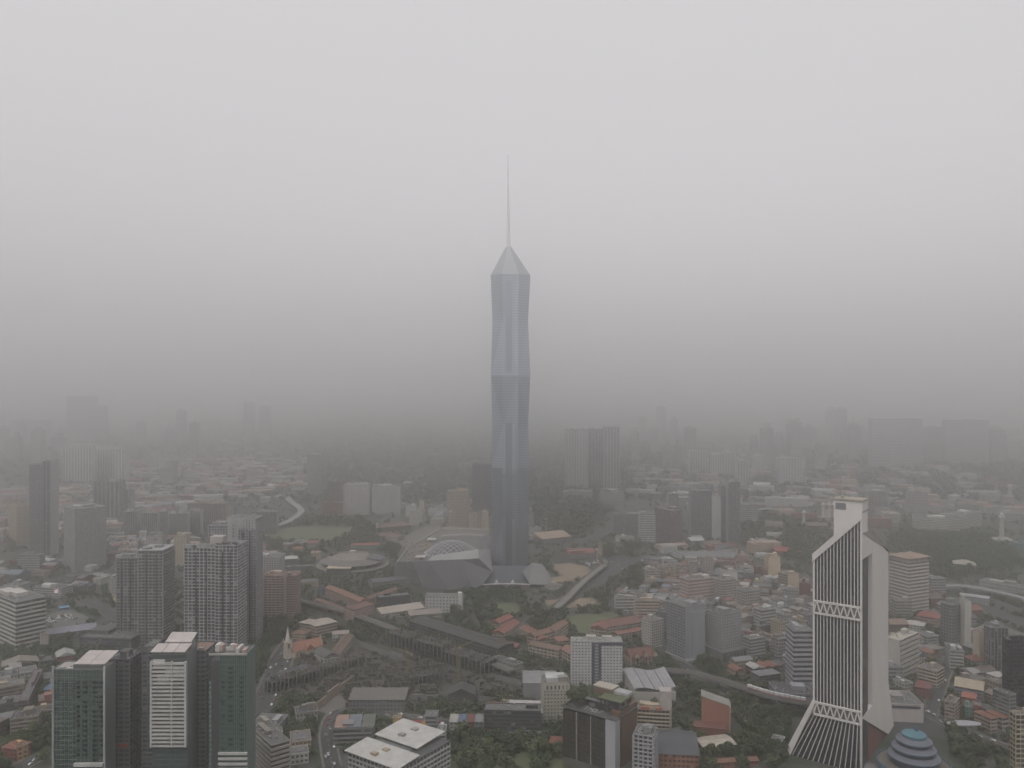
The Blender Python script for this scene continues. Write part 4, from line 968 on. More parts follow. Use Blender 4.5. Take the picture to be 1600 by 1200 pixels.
# grey hotel pair with podium, in front of the shophouse quarter
r = T('grey_hotel', 'grey hotel tower with slatted left face and plain front, left of a pair', 'hotel', 1043, 1071, 1100, 950, b=1036, yaw=30, col=(.25,.26,.275), R='blank', L='grid', fh=3.3, bw=4, sp=.4, plants=1)
w, d, h = dims(r); MB().box(w*.35, w+.4, -1.2, -.35, 3, h-6).build('projecting_slab', paint((.27,.28,.295)), r); MB().box(-2, w+8, -6, d+2, .1, 4).build('podium', paint(GREY), r)
r = T('grey_hotel', 'grey hotel tower with small dotted windows on a long podium, right of a pair', 'hotel', 1104, 1128, 1158, 962, b=1032, yaw=30, col=(.29,.29,.295), R='punch', L='punch', fh=3.3, bw=3.4, plants=2, roofm=ROOFD)
w, d, h = dims(r); MB().box(-6, w+6, -8, d+6, .1, 11).build('podium', paint((.16,.15,.145)), r); MB().box(-6.5, w+6.5, -8.5, d+6.5, 11.02, 11.8).build('podium_roof', paint((.13,.13,.13)), r)
for q in range(9): MB().box(-5+q*5.2, -2.6+q*5.2, -8.3, -7.9, 2, 9.5).build('podium_window', glass(G0), r)
o = gp(1256, 1100); r = low('podium_block', 'low grey podium with pale parapet bands beneath the grey banded tower', 'podium', gp(1214, 1104), math.radians(-3), 40, 30, 12, 'flat', col=(.27,.27,.30), style='b')

# white hotel with a navy stripe
r = T('white_hotel', 'white hotel block with square windows and a navy vertical stripe', 'hotel', None, 893, 972, 1003, b=1072, yaw=-1, dep=14, col=(.47,.46,.46), R='punch', L='punch', fh=3.1, bw=3.15, plants=0, roofm=paint((.25,.26,.24), streak=False))
w, d, h = dims(r)
MB().box(w*.40, w*.585, -.62, -.28, 0, h-.5).build('navy_stripe', paint(NAVY), r)
MB().box(w*.585, w+.3, -.61, -.29, h-3.4, h-.4).build('navy_stripe', paint(NAVY), r)
me = MB().box(w*.46, w*.53, -.78, -.6, 0, 1.3).mesh('stripe_window', paint((.34,.35,.36)))
for q in range(15): inst('stripe_window', me, r, (0,0,1.4+q*3.1))
for x in (4, 10, 16, 23, 29, 34, 40): MB().box(x, x+1.2, 3, 4.2, h+.3, h+2.2).build('roof_vent', paint(LGREY), r)
MB().box(w*.3, w*.5, 6, 12, h+.3, h+4).build('plant_room', paint(OFFW), r); MB().box(w*.62, w*.82, 7, 12, h+.3, h+3.4).build('plant_room', paint(OFFW), r)

# dark tower with roof garden
def garden_tower():
    r = thing('garden_tower', 'dark ribbed office tower with trees and terraces on its roof', 'office tower', (42.6, 682, 0), math.radians(-36.6))
    Y = 645; k = Y/F; w, d, h = 41, 36, zz(1107, 682); br = paint((.085,.07,.06))
    MB().box(0, w, 0, d, 0, h).build('glazing', glass((.022,.021,.02), (2.4,2.4,3.6), (.08,.07,.06), .25), r)
    me = MB().box(-.2, w+.2, -.35, -.05, 0, 1.1).mesh('spandrel', paint((.05,.046,.042)))
    for q in range(int(h/3.6)): inst('spandrel', me, r, (0,0,q*3.6))
    for q in range(34): MB().box(q*w/34, q*w/34+.28, -.7, -.02, 0, h-.5).build('rib', br, r)
    for x in (w*.33, w*.66): MB().box(x-.3, x+.3, -.95, -.03, 0, h+.4).build('pale_rib', paint((.3,.29,.28)), r)
    MB().box(w+.02, w+9, -.8, 7, 0, h+1.5).build('pale_corner_slab', paint((.36,.36,.38)), r)
    MB().box(w+.05, w+8.4, 7.02, d+2, 0, h+6).build('timber_flank', ribbed((.15,.09,.06), .9, axis=1), r)
    MB().box(-.3, w+9.3, -.9, d+.5, h+1.52, h+2.0).build('roof', ROOFD, r)
    for a, b in (((-.2,-.8),(w+9,-.8)), ((-.2,-.8),(-.2,d))): MB().bar((*a,h+2.6), (*b,h+2.6), .3, 1.3).build('parapet', paint((.12,.12,.12)), r)
    MB().box(w*.38, w+8, 12, 24, h+2.02, h+8).build('glass_pavilion', glass((.03,.03,.032), (2,2,3)), r)
    MB().box(w*.36, w+8.6, 11, 25, h+8.02, h+9).build('terrace_slab', paint((.14,.14,.15)), r)
    MB().box(w*.74, w+8.6, 9, 27, h+9.02, h+13).build('upper_pavilion', glass((.03,.03,.032), (2,2,3)), r)
    MB().box(w*.72, w+9.2, 8, 28, h+13.02, h+13.9).build('green_roof', MLAWN, r)
    MB().box(w*.82, w+8, 22, 31, h+14, h+16).build('roof_canopy', paint(LGREY), r)
    MB().box(w*.42, w*.86, 20, 31, h+2.02, h+17).build('timber_box', ribbed((.17,.115,.085), .9, axis=0), r)
    MB().box(w*.415, w*.865, 19.8, 31.2, h+17.02, h+17.8).build('timber_box_roof', paint((.36,.33,.28)), r)
    for i in range(15):
        x, y = rng.uniform(1, w*.4), rng.uniform(10, d); s = rng.uniform(.7, 1.15)
        if i > 9: x, y = rng.uniform(w*.3, w*.7), rng.uniform(15, 21)
        me, tr, R = TREES[5+i % 2 if i % 3 else i % 5]; t = inst('roof_tree', me, r, (x, y, h+2)); t.scale = (s, s, s*.8); t.rotation_euler = (0,0,i)
    for i in range(26): MB().box(0, .7, 0, .7, 0, .8).build('terrace_chair', paint(OFFW), r, (w*.42+rng.uniform(0, 16), rng.uniform(3, 10), h+2.02))
    for i in range(9):
        b = inst('planter_bush', TREES[5+i % 2][0], r, (1+i*1.6, 1.5+rng.uniform(0,3), h+1.8)); b.scale = (.16,.16,.14)
    occupy(rect((42.6, 682), math.radians(-36.6), 51, 40), 2)
garden_tower()

# stepped white-roofed building, bottom centre
def white_roofs():
    Y = 650; o = Vector((-127, 636, 0)); r = thing('white_roof_block', 'large block with two broad white metal roofs and brown vents, bottom edge', 'office block', o, math.radians(-35))
    wm = ribbed((.44,.43,.41), 2.2, axis=0, amt=.12); h = 24
    body(r, 52, 60, h-1, True, col=(.40,.39,.38), R='grid', L='grid', fh=3.8, bw=4, sp=.35, pw=.6, po=.6)
    for q, (x0, x1, y0, y1, z) in enumerate(((-2, 54, -3, 22, h+1), (-2, 44, 30, 64, h+2))):
        MB().slab([(x0,y0,z),(x1,y0,z),(x1,y1,z+1.6),(x0,y1,z+1.6)], (0,0,.6)).build('metal_roof', wm, r)
        for a, b in ((.45,.3),(.5,.68)):
            cx, cy = x0+(x1-x0)*a, y0+(y1-y0)*b; MB().box(cx-2.6, cx+2.6, cy-2, cy+2, z+.8, z+2.8).build('roof_vent', paint((.30,.24,.17) if q+b < 1.2 else (.28,.27,.26)), r)
    MB().box(6, 40, 22.5, 29.5, h-.2, h+1.0).build('link_roof', ribbed((.11,.11,.115), 1), r)
    MB().box(-.3, 52.3, -.3, 60.3, h-.98, h-.3).build('roof_deck', ROOFD, r)
    for q in range(8): MB().box(-3.6, -.8, 2+q*4.6, 5+q*4.6, 2, 2.6).build('balcony', paint(WHITE), r, (0,0,(q%5)*3.8+2))
    occupy(rect(o, math.radians(-35), 56, 64), 3)
white_roofs()

# wave-roofed hall
def wave_hall():
    root = thing('wave_roof_hall', 'hall under a grey wavy metal roof behind the dark garden tower', 'hall', gp(978, 1085))
    o = gp(978, 1085); Q = [vp(972,1046,853), vp(1038,1043,853), vp(1056,1074,793), vp(992,1078,793)]; n = 24
    m = MB(); top = []
    for j in (0, 1):
        for i in range(n+1):
            t = i/n; p = Q[0].lerp(Q[1], t) if j == 0 else Q[3].lerp(Q[2], t); p = p-o+Vector((0,0,1.8*math.sin(t*2*math.pi+.5))); top.append(p)
    fs = [(i, i+1, n+2+i, n+1+i) for i in range(n)]
    m.add(top, fs); m.add([p-Vector((0,0,.7)) for p in top], fs); m.build('wavy_roof', ribbed((.30,.30,.31), 3.5, axis=0, amt=.18), root)
    for q in range(1, 4):
        a = Q[0].lerp(Q[1], q/4)-o; b = Q[3].lerp(Q[2], q/4)-o; z = 1.8*math.sin(q/4*2*math.pi+.5)+.15
        MB().bar(a+Vector((0,0,z)), b+Vector((0,0,z)), .7, .4).build('roof_seam', paint((.14,.14,.145)), root)
    base = [Vector((p.x-o.x, p.y-o.y, 0)) for p in Q]; MB().hexa(base, [Vector((p.x, p.y, min(q.z for q in top)-1.0)) for p in base]).build('wall', paint(OFFW), root)
    occupy([p for p in Q], 2)
wave_hall()
# terracotta wedge
def wedge():
    o = gp(1096, 1140); Y = o.y; root = thing('terracotta_block', 'blank terracotta wedge-shaped block with a lower red wing', 'building', o, math.radians(-14))
    w, d, hl, hr = 24, 15, zz(1088, Y), zz(1100, Y)
    MB().hexa([(0,0,0),(w,0,0),(w,0,hr),(0,0,hl)], [(0,d,0),(w,d,0),(w,d,hr),(0,d,hl)]).build('wall', paint((.27,.125,.09), var=.2), root)
    MB().slab([(-.4,-.4,hl+.02),(w+.4,-.4,hr+.02),(w+.4,d+.4,hr+.02),(-.4,d+.4,hl+.02)], (0,0,.6)).build('roof', paint((.26,.25,.23), var=.5), root)
    MB().box(w+.02, w+1.4, .5, d-.5, 0, hr-1).build('pale_pilaster', paint(BEIGE), root); MB().box(w+1.42, w+2, 1.4, d-1, 3, hr-6).build('dark_window', glass(NAVY), root)
    MB().box(-6, w*.85, -13, -.3, 0, 7).build('lower_wing', paint((.17,.07,.055)), root); MB().box(-6.4, w*.88, -13.4, -.3, 7.02, 7.8).build('wing_roof', paint((.15,.065,.055)), root)
    occupy(rect((o.x-8, o.y-14), math.radians(-14), 36, 34), 1)
wedge()
# ================================================================== church and its neighbours
def church():
    o = gp(449, 1032); q = gp(508, 1018)-o; root = thing('church', 'pale church with orange tiled roof and a slender white spire', 'church', o, math.atan2(q.y, q.x))
    w = 44; cr = paint((.44,.38,.30)); tr_ = ribbed((.29,.135,.09), .9)
    MB().box(7, w, 0, 15, 0, 8).build('nave', cr, root)
    roof_mesh('gable', w-7, 15, 8.02, 8).build('nave_roof', tr_, root, (7,0,0))
    MB().box(20, 30, -6, 21, 0, 8.5).build('transept', cr, root); roof_mesh('gabled', 10, 27, 8.52, 6).build('transept_roof', tr_, root, (20,-6,0))
    for x in (12, 16, 33, 37, 41): MB().box(x-.8, x+.8, -.25, -.02, 2, 6.2).build('lancet_window', glass(G0), root); 
    for x in (9.5, 14, 18.5, 31.5, 35, 39, 43): MB().box(x-.4, x+.4, -1.2, -.05, 0, 7).build('buttress', cr, root)
    MB().slab([(w,0,8),(w,15,8),(w,7.5,17.5)], (.8,0,0)).build('gable_end', cr, root)
    MB().box(0, 7, 3, 10, 0, 19).build('bell_tower', paint((.46,.42,.36)), root)
    for x in (0, 7):
        for y in (3, 10): MB().tube((x,y,19), (x,y,23), .6, .05, 6).build('pinnacle', cr, root)
    for y0 in (2.7, 10.05): MB().box(2.2, 4.8, y0, y0+.25, 12, 17).build('belfry_opening', glass((.02,.02,.02)), root)
    MB().tube((3.5,6.5,19.02), (3.5,6.5,36), 3.2, .12, 8).build('spire', paint((.5,.46,.40)), root)
    occupy(rect(o, math.atan2(q.y, q.x), w+2, 20), 4)
church()
Hl = hall
Hl('parish_hall', 'long pale hall with dark grey hipped roof in front of the church', 'hall', (446,1066), (490,1052), 15, 7, 'hip', col=OFFW, rc=(.08,.08,.085))
Hl('school_wing', 'white school wing with grey roof right of the church', 'school', (508,1040), (528,1035), 26, 9, 'gabled', col=WHITE, rc=(.10,.10,.10))
Hl('school_wing', 'long school wing with brown roof right of the church', 'school', (530,1036), (552,1005), 12, 9, 'gable', col=OFFW, rc=(.15,.10,.075))
Hl('school_block', 'pale four-storey block with cream hipped roof, left of two behind the church', 'school', (468,990), (486,994), 18, 14, 'hip', col=(.30,.27,.24), rc=(.40,.36,.31), style='b')
Hl('school_block', 'pale four-storey block with cream hipped roof, right of two behind the church', 'school', (493,998), (527,990), 22, 15, 'hip', col=(.40,.31,.25), rc=(.41,.37,.32), style='b')
Hl('tiled_house', 'red-brown tiled house behind the church spire', 'house', (456,998), (476,1000), 14, 7, 'hip', col=CREAM, rc=(.22,.12,.09))
Hl('tiled_house', 'white gabled house between the church and the cream-roofed blocks', 'house', (520,1002), (545,1000), 12, 8, 'gable', col=WHITE, rc=(.32,.28,.25))
# schools below the arena
for lab, p0, p1, dep, h, rf, c, rc in [
    ('long pink school building with orange dormered roof below the arena', (508,932), (562,955), 14, 13, 'gable', PINK, (.24,.12,.085)),
    ('low brick-roofed school wing left of the pink school', (492,945), (536,962), 10, 7, 'gable', PINK, TILE2),
    ('long dark red shed roof along the railway viaduct', (462,944), (512,958), 9, 4, 'gable', BROWN, (.19,.08,.06)),
    ('pink school block with curved balconies and brown roof beside the viaduct', (553,972), (585,962), 18, 16, 'hip', PINK, TILE2),
    ('brown gabled hall in front of the pink school', (534,966), (553,972), 16, 8, 'gabled', BROWN, (.18,.09,.07)),
    ('rust-roofed school wing right of the arena forecourt', (577,946), (622,930), 12, 9, 'gable', PINK, TILE2),
    ('black boxy block behind the white warehouse', (592,952), (641,947), 16, 15, 'flat', (.045,.045,.05), TILE),
    ('warehouse with a broad cream roof beside the railway viaduct', (597,968), (664,958), 18, 7, 'mono', OFFW, (.40,.35,.30)),
    ('lean-to with a grey sheet roof right of the cream-roofed warehouse', (640,968), (690,964), 14, 5, 'mono', OFFW, (.28,.24,.21)),
    ('low dark roof hall at the foot of the mall', (583,918), (640,912), 14, 7, 'mono', GREY, (.11,.11,.12)),
    ('small blue-roofed block left of the pink school', (496,931), (506,931), 9, 9, 'flat', (.10,.13,.18), TILE),
    ('red-roofed long hall with green trim above the arena', (549,858), (592,857), 14, 7, 'gable', (.18,.24,.22), (.27,.10,.075)),
    ('small orange-roofed house in the trees left of the arena', (457,862), (473,862), 12, 6, 'hip', CREAM, (.30,.12,.08)),
    ('school hall with brown hipped roof and white turret above the sports field', (592,832), (642,828), 26, 10, 'hip', BROWN, (.15,.09,.075)),
    ('second brown-roofed school hall below the turret', (586,843), (622,846), 24, 8, 'hip', OFFW, (.15,.09,.075)),
    ('auditorium with a sweeping tan roof right of the skyscraper', (848,851), (893,846), 34, 10, 'mono', GREY, (.36,.27,.20)),
    ('grandstand with red stepped roof right of the skyscraper', (888,874), (930,872), 26, 10, 'gable', GREY, (.27,.095,.08)),
    ('small white building right of the skyscraper shaft', (828,836), (846,836), 16, 12, 'flat', OFFW, TILE),
    ('low white hall behind the tan auditorium', (829,842), (870,838), 12, 5, 'flat', WHITE, TILE),
    ('cream mosque-like building with small dome above the grandstand', (962,847), (990,848), 22, 9, 'flat', WHITE, TILE),
    ('long white station building with ribbed wall below the car park', (852,922), (878,921), 12, 6, 'flat', OFFW, TILE)]:
    r = Hl('school_hall' if 'school' in lab else 'hall', lab, 'building', p0, p1, dep, h, rf, col=c, rc=rc)
    if 'turret' in lab and 'white turret' in lab:
        MB().tube((-3,4,0), (-3,4,16), 2.6, 2.4, 10).build('turret', paint(WHITE), r); MB().lathe([(2.8,16),(2.2,18.2),(.2,19.6)], 12, -3, 4).build('turret_dome', paint(WHITE), r)
    if 'small dome' in lab:
        MB().lathe([(4.5,10),(4,12.5),(2.4,14.4),(.2,15.2)], 16, 14, 8).build('dome', paint(CREAM), r)
    if 'red stepped' in lab:
        for q in range(4): MB().box(2, 34, 2+q*4, 4+q*4, 12+q*.9, 13.4+q*.9).build('roof_step', paint(OFFW if q % 2 else (.27,.095,.08)), r)
# white colonial block before the mall
r = T('white_block', 'white long institutional block with rows of square windows in front of the mall', 'building', None, 665, 722, 932, b=957, yaw=-2, dep=14, col=(.44,.43,.42), R='punch', L='punch', fh=4.4, bw=4.4, plants=0, roofm=paint((.12,.115,.11)))
w, d, h = dims(r); MB().box(w-6, w-.5, -.8, 8, 0, h+5).build('stair_turret', paint(WHITE), r)
# school quarter, red roofs between the skyscraper and the white hotel
for i, (lab, p0, p1, dep, h, rf, c, rc) in enumerate([
    ('red-roofed school wing nearest the small lawn', (781,985), (802,975), 14, 9, 'gable', CREAM, (.24,.085,.068)),
    ('red-roofed classroom block slanting towards the viaduct', (788,1003), (812,985), 16, 10, 'gable', CREAM, (.22,.08,.065)),
    ('long orange-roofed classroom wing right of the slanting block', (812,992), (842,1012), 14, 9, 'gable', CREAM, (.225,.1,.075)),
    ('low red-roofed shed at the viaduct end of the school', (783,1012), (806,1018), 12, 5, 'gable', CREAM, (.21,.085,.068)),
    ('curved three-storey school range with brown roof', (836,1010), (870,1000), 14, 12, 'gable', CREAM, (.20,.115,.085)),
    ('right arm of the curved school range', (868,1002), (888,988), 13, 12, 'gable', CREAM, (.20,.11,.08)),
    ('brown-roofed school range with galleries below the curved range', (826,1022), (873,1032), 14, 11, 'gable', CREAM, (.17,.11,.085)),
    ('cream school wing left of the white hotel', (876,1030), (893,1040), 16, 12, 'gable', CREAM, (.25,.12,.09)),
    ('orange pavilion roof between two school ranges', (872,1010), (890,1008), 16, 6, 'hip', CREAM, (.25,.12,.085)),
    ('broad red-tiled school hall right of the green lawn', (946,993), (1002,984), 24, 10, 'gable', CREAM, (.175,.08,.066)),
    ('stepped cream school front left of the broad red hall', (922,994), (946,997), 18, 11, 'gabled', CREAM, (.22,.08,.06)),
    ('galleried school wing below the broad red hall', (965,1003), (1003,996), 10, 9, 'gable', CREAM, (.24,.10,.08)),
    ('red-roofed wing behind the white gridded block', (1003,975), (1046,985), 14, 7, 'gable', WHITE, (.24,.06,.05))]):
    r = Hl('school_wing', lab, 'school', p0, p1, dep, h, rf, col=c, rc=rc, style='b')
    w = (gp(*p1)-gp(*p0)).length
    for q in range(int(w/5)): MB().box(q*5+.3, q*5+.8, -.75, -.2, 0, h-.4).build('gallery_column', paint(WHITE), r)
r = T('white_gridded_block', 'white gridded block with balconies right of the school', 'block', 1003, 1018, 1036, 972, b=1013, yaw=35, col=(.43,.42,.39), R='grid', L='grid', fh=3.2, bw=3.4, sp=.5, pw=1, plants=1)
# brown church
r = Hl('chapel', 'chapel with dark red cross gabled roof and pale buttresses', 'church', (985,1040), (1022,1036), 18, 9, 'gable', col=(.36,.25,.2), rc=(.15,.06,.05), rh=7)
for q in range(7): MB().box(q*5, q*5+.9, -1.4, -.1, 0, 10).build('buttress', paint(CREAM), r)
for q in range(3): roof_mesh('gabled', 7, 9, 9.2, 5).build('cross_gable', ribbed((.15,.06,.05)), r, (3+q*11, -3, 0)); MB().slab([(3+q*11,-3.75,9.2),(10+q*11,-3.75,9.2),(6.5+q*11,-3.75,14)], (0,-.3,0)).build('gable_face', paint(CREAM), r)
# blocks round the garden tower
r = T('beige_office', 'beige office block with grid windows and a framed roof left of the garden tower', 'office block', None, 849, 890, 1068, b=1130, yaw=4, dep=20, col=(.36,.34,.29), R='punch', L='punch', fh=3.4, bw=3.2, plants=1)
w, d, h = dims(r); MB().box(0, w, -.36, -.1, h-7, h).build('crown_wall', paint((.40,.38,.33)), r); MB().box(3, w-3, 2, d-3, h+.3, h+4).build('roof_house', paint((.42,.43,.43)), r)
for q in range(6): MB().box(3+q*3.6, 4.4+q*3.6, -.55, -.35, h-5.5, h-2).build('slot', glass(G0), r)
Hl('grey_shed', 'big grey sheet-metal shed roof left of the beige office block', 'shed', (818,1096), (870,1096), 34, 18, 'gable', col=(.22,.22,.23), rc=(.24,.235,.24), rh=3, style=None)
Hl('white_flat_hall', 'low hall with a bright white flat roof below the grey shed', 'hall', (790,1128), (848,1130), 26, 9, 'mono', col=OFFW, rc=(.46,.43,.42), rh=1.2)
Hl('dark_louvred_block', 'dark louvred car park block below the bright white roof', 'car park', (757,1140), (845,1142), 16, 17, 'flat', col=(.075,.075,.08), style='b')
Hl('red_roof_house', 'small house with bright red roof left of the white flat roof', 'house', (759,1120), (780,1120), 12, 9, 'hip', col=CREAM, rc=(.25,.075,.062))
Hl('yellow_annexe', 'pale yellow annexe between the red-roofed house and the white roof', 'house', (781,1120), (790,1121), 12, 11, 'flat', col=(.42,.36,.22))
r = T('yellow_red_hotel', 'cream hotel with red and yellow trim beside the garden tower', 'hotel', None, 990, 1046, 1108, b=1160, yaw=-8, dep=16, col=(.37,.32,.24), R='balc', L='punch', fh=3.3, bw=3.4, plants=2)
w, d, h = dims(r); MB().box(w-8, w+2, 2, 12, 0, h+16).build('lift_shaft', paint((.36,.33,.31)), r); MB().box(w*.2, w*.45, -.8, 2, h, h+2.5).build('red_gable', paint(TERRA), r); MB().box(w*.62, w*.8, -.8, 2, h, h+2.5).build('red_gable', paint(TERRA), r)
r = T('grey_white_block', 'grey and white block with a curved white roof rail beside the garden tower', 'block', None, 990, 1020, 1148, b=1225, yaw=-20, dep=18, col=(.30,.30,.31), R='grid', L='balc', fh=3.3, bw=4.2, sp=.4, pw=1.2, plants=2)
Hl('solar_market', 'wide building with red brick gables and dark solar roofs at the bottom edge', 'market hall', (1016,1206), (1092,1210), 46, 15, 'gable', col=(.25,.12,.08), rc=(.075,.08,.09), rh=7)
Hl('solar_market_wing', 'red ridged wing with dark roof bays left of the solar roofs', 'market hall', (1030,1190), (1072,1178), 20, 13, 'gable', col=(.25,.12,.08), rc=(.09,.09,.095), rh=6)
Hl('cream_sheds', 'cream double shed roof in the trees right of the solar roofs', 'shed', (1100,1178), (1150,1172), 20, 5, 'gable', col=CREAM, rc=(.42,.38,.32), rh=2)
Hl('brick_fence_house', 'long low terracotta shed roof at the bottom right of the solar roofs', 'shed', (1108,1200), (1185,1196), 8, 4, 'gable', col=BRICK, rc=(.19,.10,.07))
Hl('small_white_house', 'small white house on a paved lane left of the slanted tower', 'house', (1205,1168), (1222,1172), 9, 7, 'flat', col=WHITE)
# bottom left of centre
r = T('beige_corner_block', 'beige corner office with deep balcony bands at the foot of the right green tower', 'office block', 384, 424, 452, 1166, b=1232, yaw=38, col=(.34,.31,.27), R='bands', L='bands', fh=3.6, sp=.4, po=1.0, plants=2)
Hl('solar_roof_shop', 'low shop with two dark solar panels on its roof beside the beige corner office', 'shop', (388,1150), (430,1152), 30, 7, 'flat', col=LGREY)
r = Hl('cream_shop', 'low cream shop with white roof tanks beside the street', 'shop', (455,1178), (486,1174), 22, 9, 'flat', col=(.42,.34,.26))
Hl('blue_white_shop', 'shop with blue awning and white wall below the cream shop', 'shop', (454,1196), (482,1192), 14, 8, 'flat', col=WHITE)
r = Hl('grey_shop_terrace', 'four-storey grey shop terrace with three coloured roofs beside the street', 'shop terrace', (520,1168), (582,1166), 24, 15, 'flat', col=(.21,.205,.20), style='b')
for q, c in enumerate(((.30,.20,.16), (.14,.16,.19), (.11,.115,.10))): MB().slab([(1+q*11.5,1,16),(11.8+q*11.5,1,16),(11.8+q*11.5,20,19.5),(1+q*11.5,20,19.5)], (0,0,.4)).build('sheet_roof', ribbed(c, 1), r)
Hl('long_depot', 'long depot with grey ribbed front and open bays beside the building site', 'depot', (545,1112), (632,1112), 26, 11, 'mono', col=(.17,.165,.16), rc=(.14,.13,.12), rh=2)
Hl('site_hoarding', 'long tan retaining wall climbing from the forecourt', 'wall', (496,1110), (553,1066), 2, 6, 'flat', col=(.26,.20,.16), style=None, units=False)
r = Hl('temple', 'small temple with red walls and golden roof finials near the bottom centre', 'temple', (634,1150), (668,1150), 14, 8, 'hip', col=(.30,.06,.05), rc=(.24,.05,.045))
for x in (1, 16): MB().lathe([(1.4,8),(2.2,10),(1.6,12),(.2,13.4)], 12, x, 1).build('finial', paint((.42,.26,.08)), r)
Hl('yellow_gate', 'small yellow gate tower beside the temple', 'gate', (614,1146), (626,1146), 6, 13, 'flat', col=(.46,.33,.13), style=None)
Hl('grey_glass_shop', 'narrow grey glass-fronted shop right of the temple', 'shop', (664,1150), (683,1150), 12, 17, 'flat', col=(.26,.27,.27), style='b')
Hl('white_slim_shop', 'slim white shophouse below the temple', 'shop', (685,1168), (696,1168), 12, 14, 'flat', col=WHITE, style='b')
for q, (c, nme) in enumerate(((OFFW,'pink-white'), ((.10,.14,.22),'blue'), ((.18,.06,.05),'dark red'), (GREY,'grey'))):
    Hl('shophouse', nme+' shophouse in the short row right of the temple', 'shophouse', (703+q*13,1146), (715+q*13,1146), 14, 10, 'mono', col=c, rc=tuple(k*.9 for k in c), group='short row right of the temple')
r = Hl('tent_house', 'house with red roof and orange wall beside the garden tower', 'house', (858,1178), (880,1180), 14, 9, 'hip', col=(.42,.19,.07), rc=(.22,.07,.055))
# far left low-rise, named
Hl('dark_shop', 'black shop row with white window dots at the lower left edge', 'shop', (-4,1122), (28,1118), 22, 12, 'flat', col=(.07,.07,.08))
Hl('red_blue_row', 'long shop row with dark red end and grey-blue flank at lower left', 'shop', (29,1118), (44,1116), 90, 13, 'flat', col=(.17,.13,.14), style='b')
Hl('white_kiosk', 'small white building with a blue roof left of the first green tower', 'kiosk', (69,1092), (86,1092), 14, 9, 'mono', col=WHITE, rc=(.10,.16,.26))
Hl('arcade_block', 'beige arcaded block in the trees at lower left', 'block', (16,1154), (60,1148), 20, 16, 'flat', col=(.28,.24,.20), style='b')
Hl('brown_slab', 'brown gabled slab at the left edge below the black shop row', 'block', (-6,1158), (10,1150), 26, 15, 'gable', col=BROWN, rc=(.15,.11,.09))
Hl('red_orange_house', 'red and orange house at the bottom left corner', 'house', (2,1186), (26,1190), 14, 10, 'hip', col=(.24,.075,.06), rc=(.21,.08,.06))
Hl('orange_house', 'orange-cream house beside the red house in the bottom left corner', 'house', (27,1190), (44,1184), 13, 11, 'flat', col=(.40,.25,.15))
Hl('grey_mall', 'broad dark low mall with ribbed roof behind the left green tower', 'mall', (124,1015), (205,1018), 60, 14, 'flat', col=(.10,.10,.105), style='b')
Hl('blue_hut', 'small bright blue hut beside the car park at left', 'hut', (93,955), (108,953), 8, 4, 'gable', col=(.13,.22,.32), rc=(.16,.30,.42))
Hl('lavender_hall', 'low lavender-roofed hall below the car park at left', 'hall', (72,1000), (150,990), 16, 6, 'mono', col=LGREY, rc=(.26,.25,.30))
Hl('white_annexe', 'white annexe at the right foot of the striped office', 'annexe', (66,1012), (76,1010), 10, 14, 'flat', col=(.42,.38,.33), style=None)
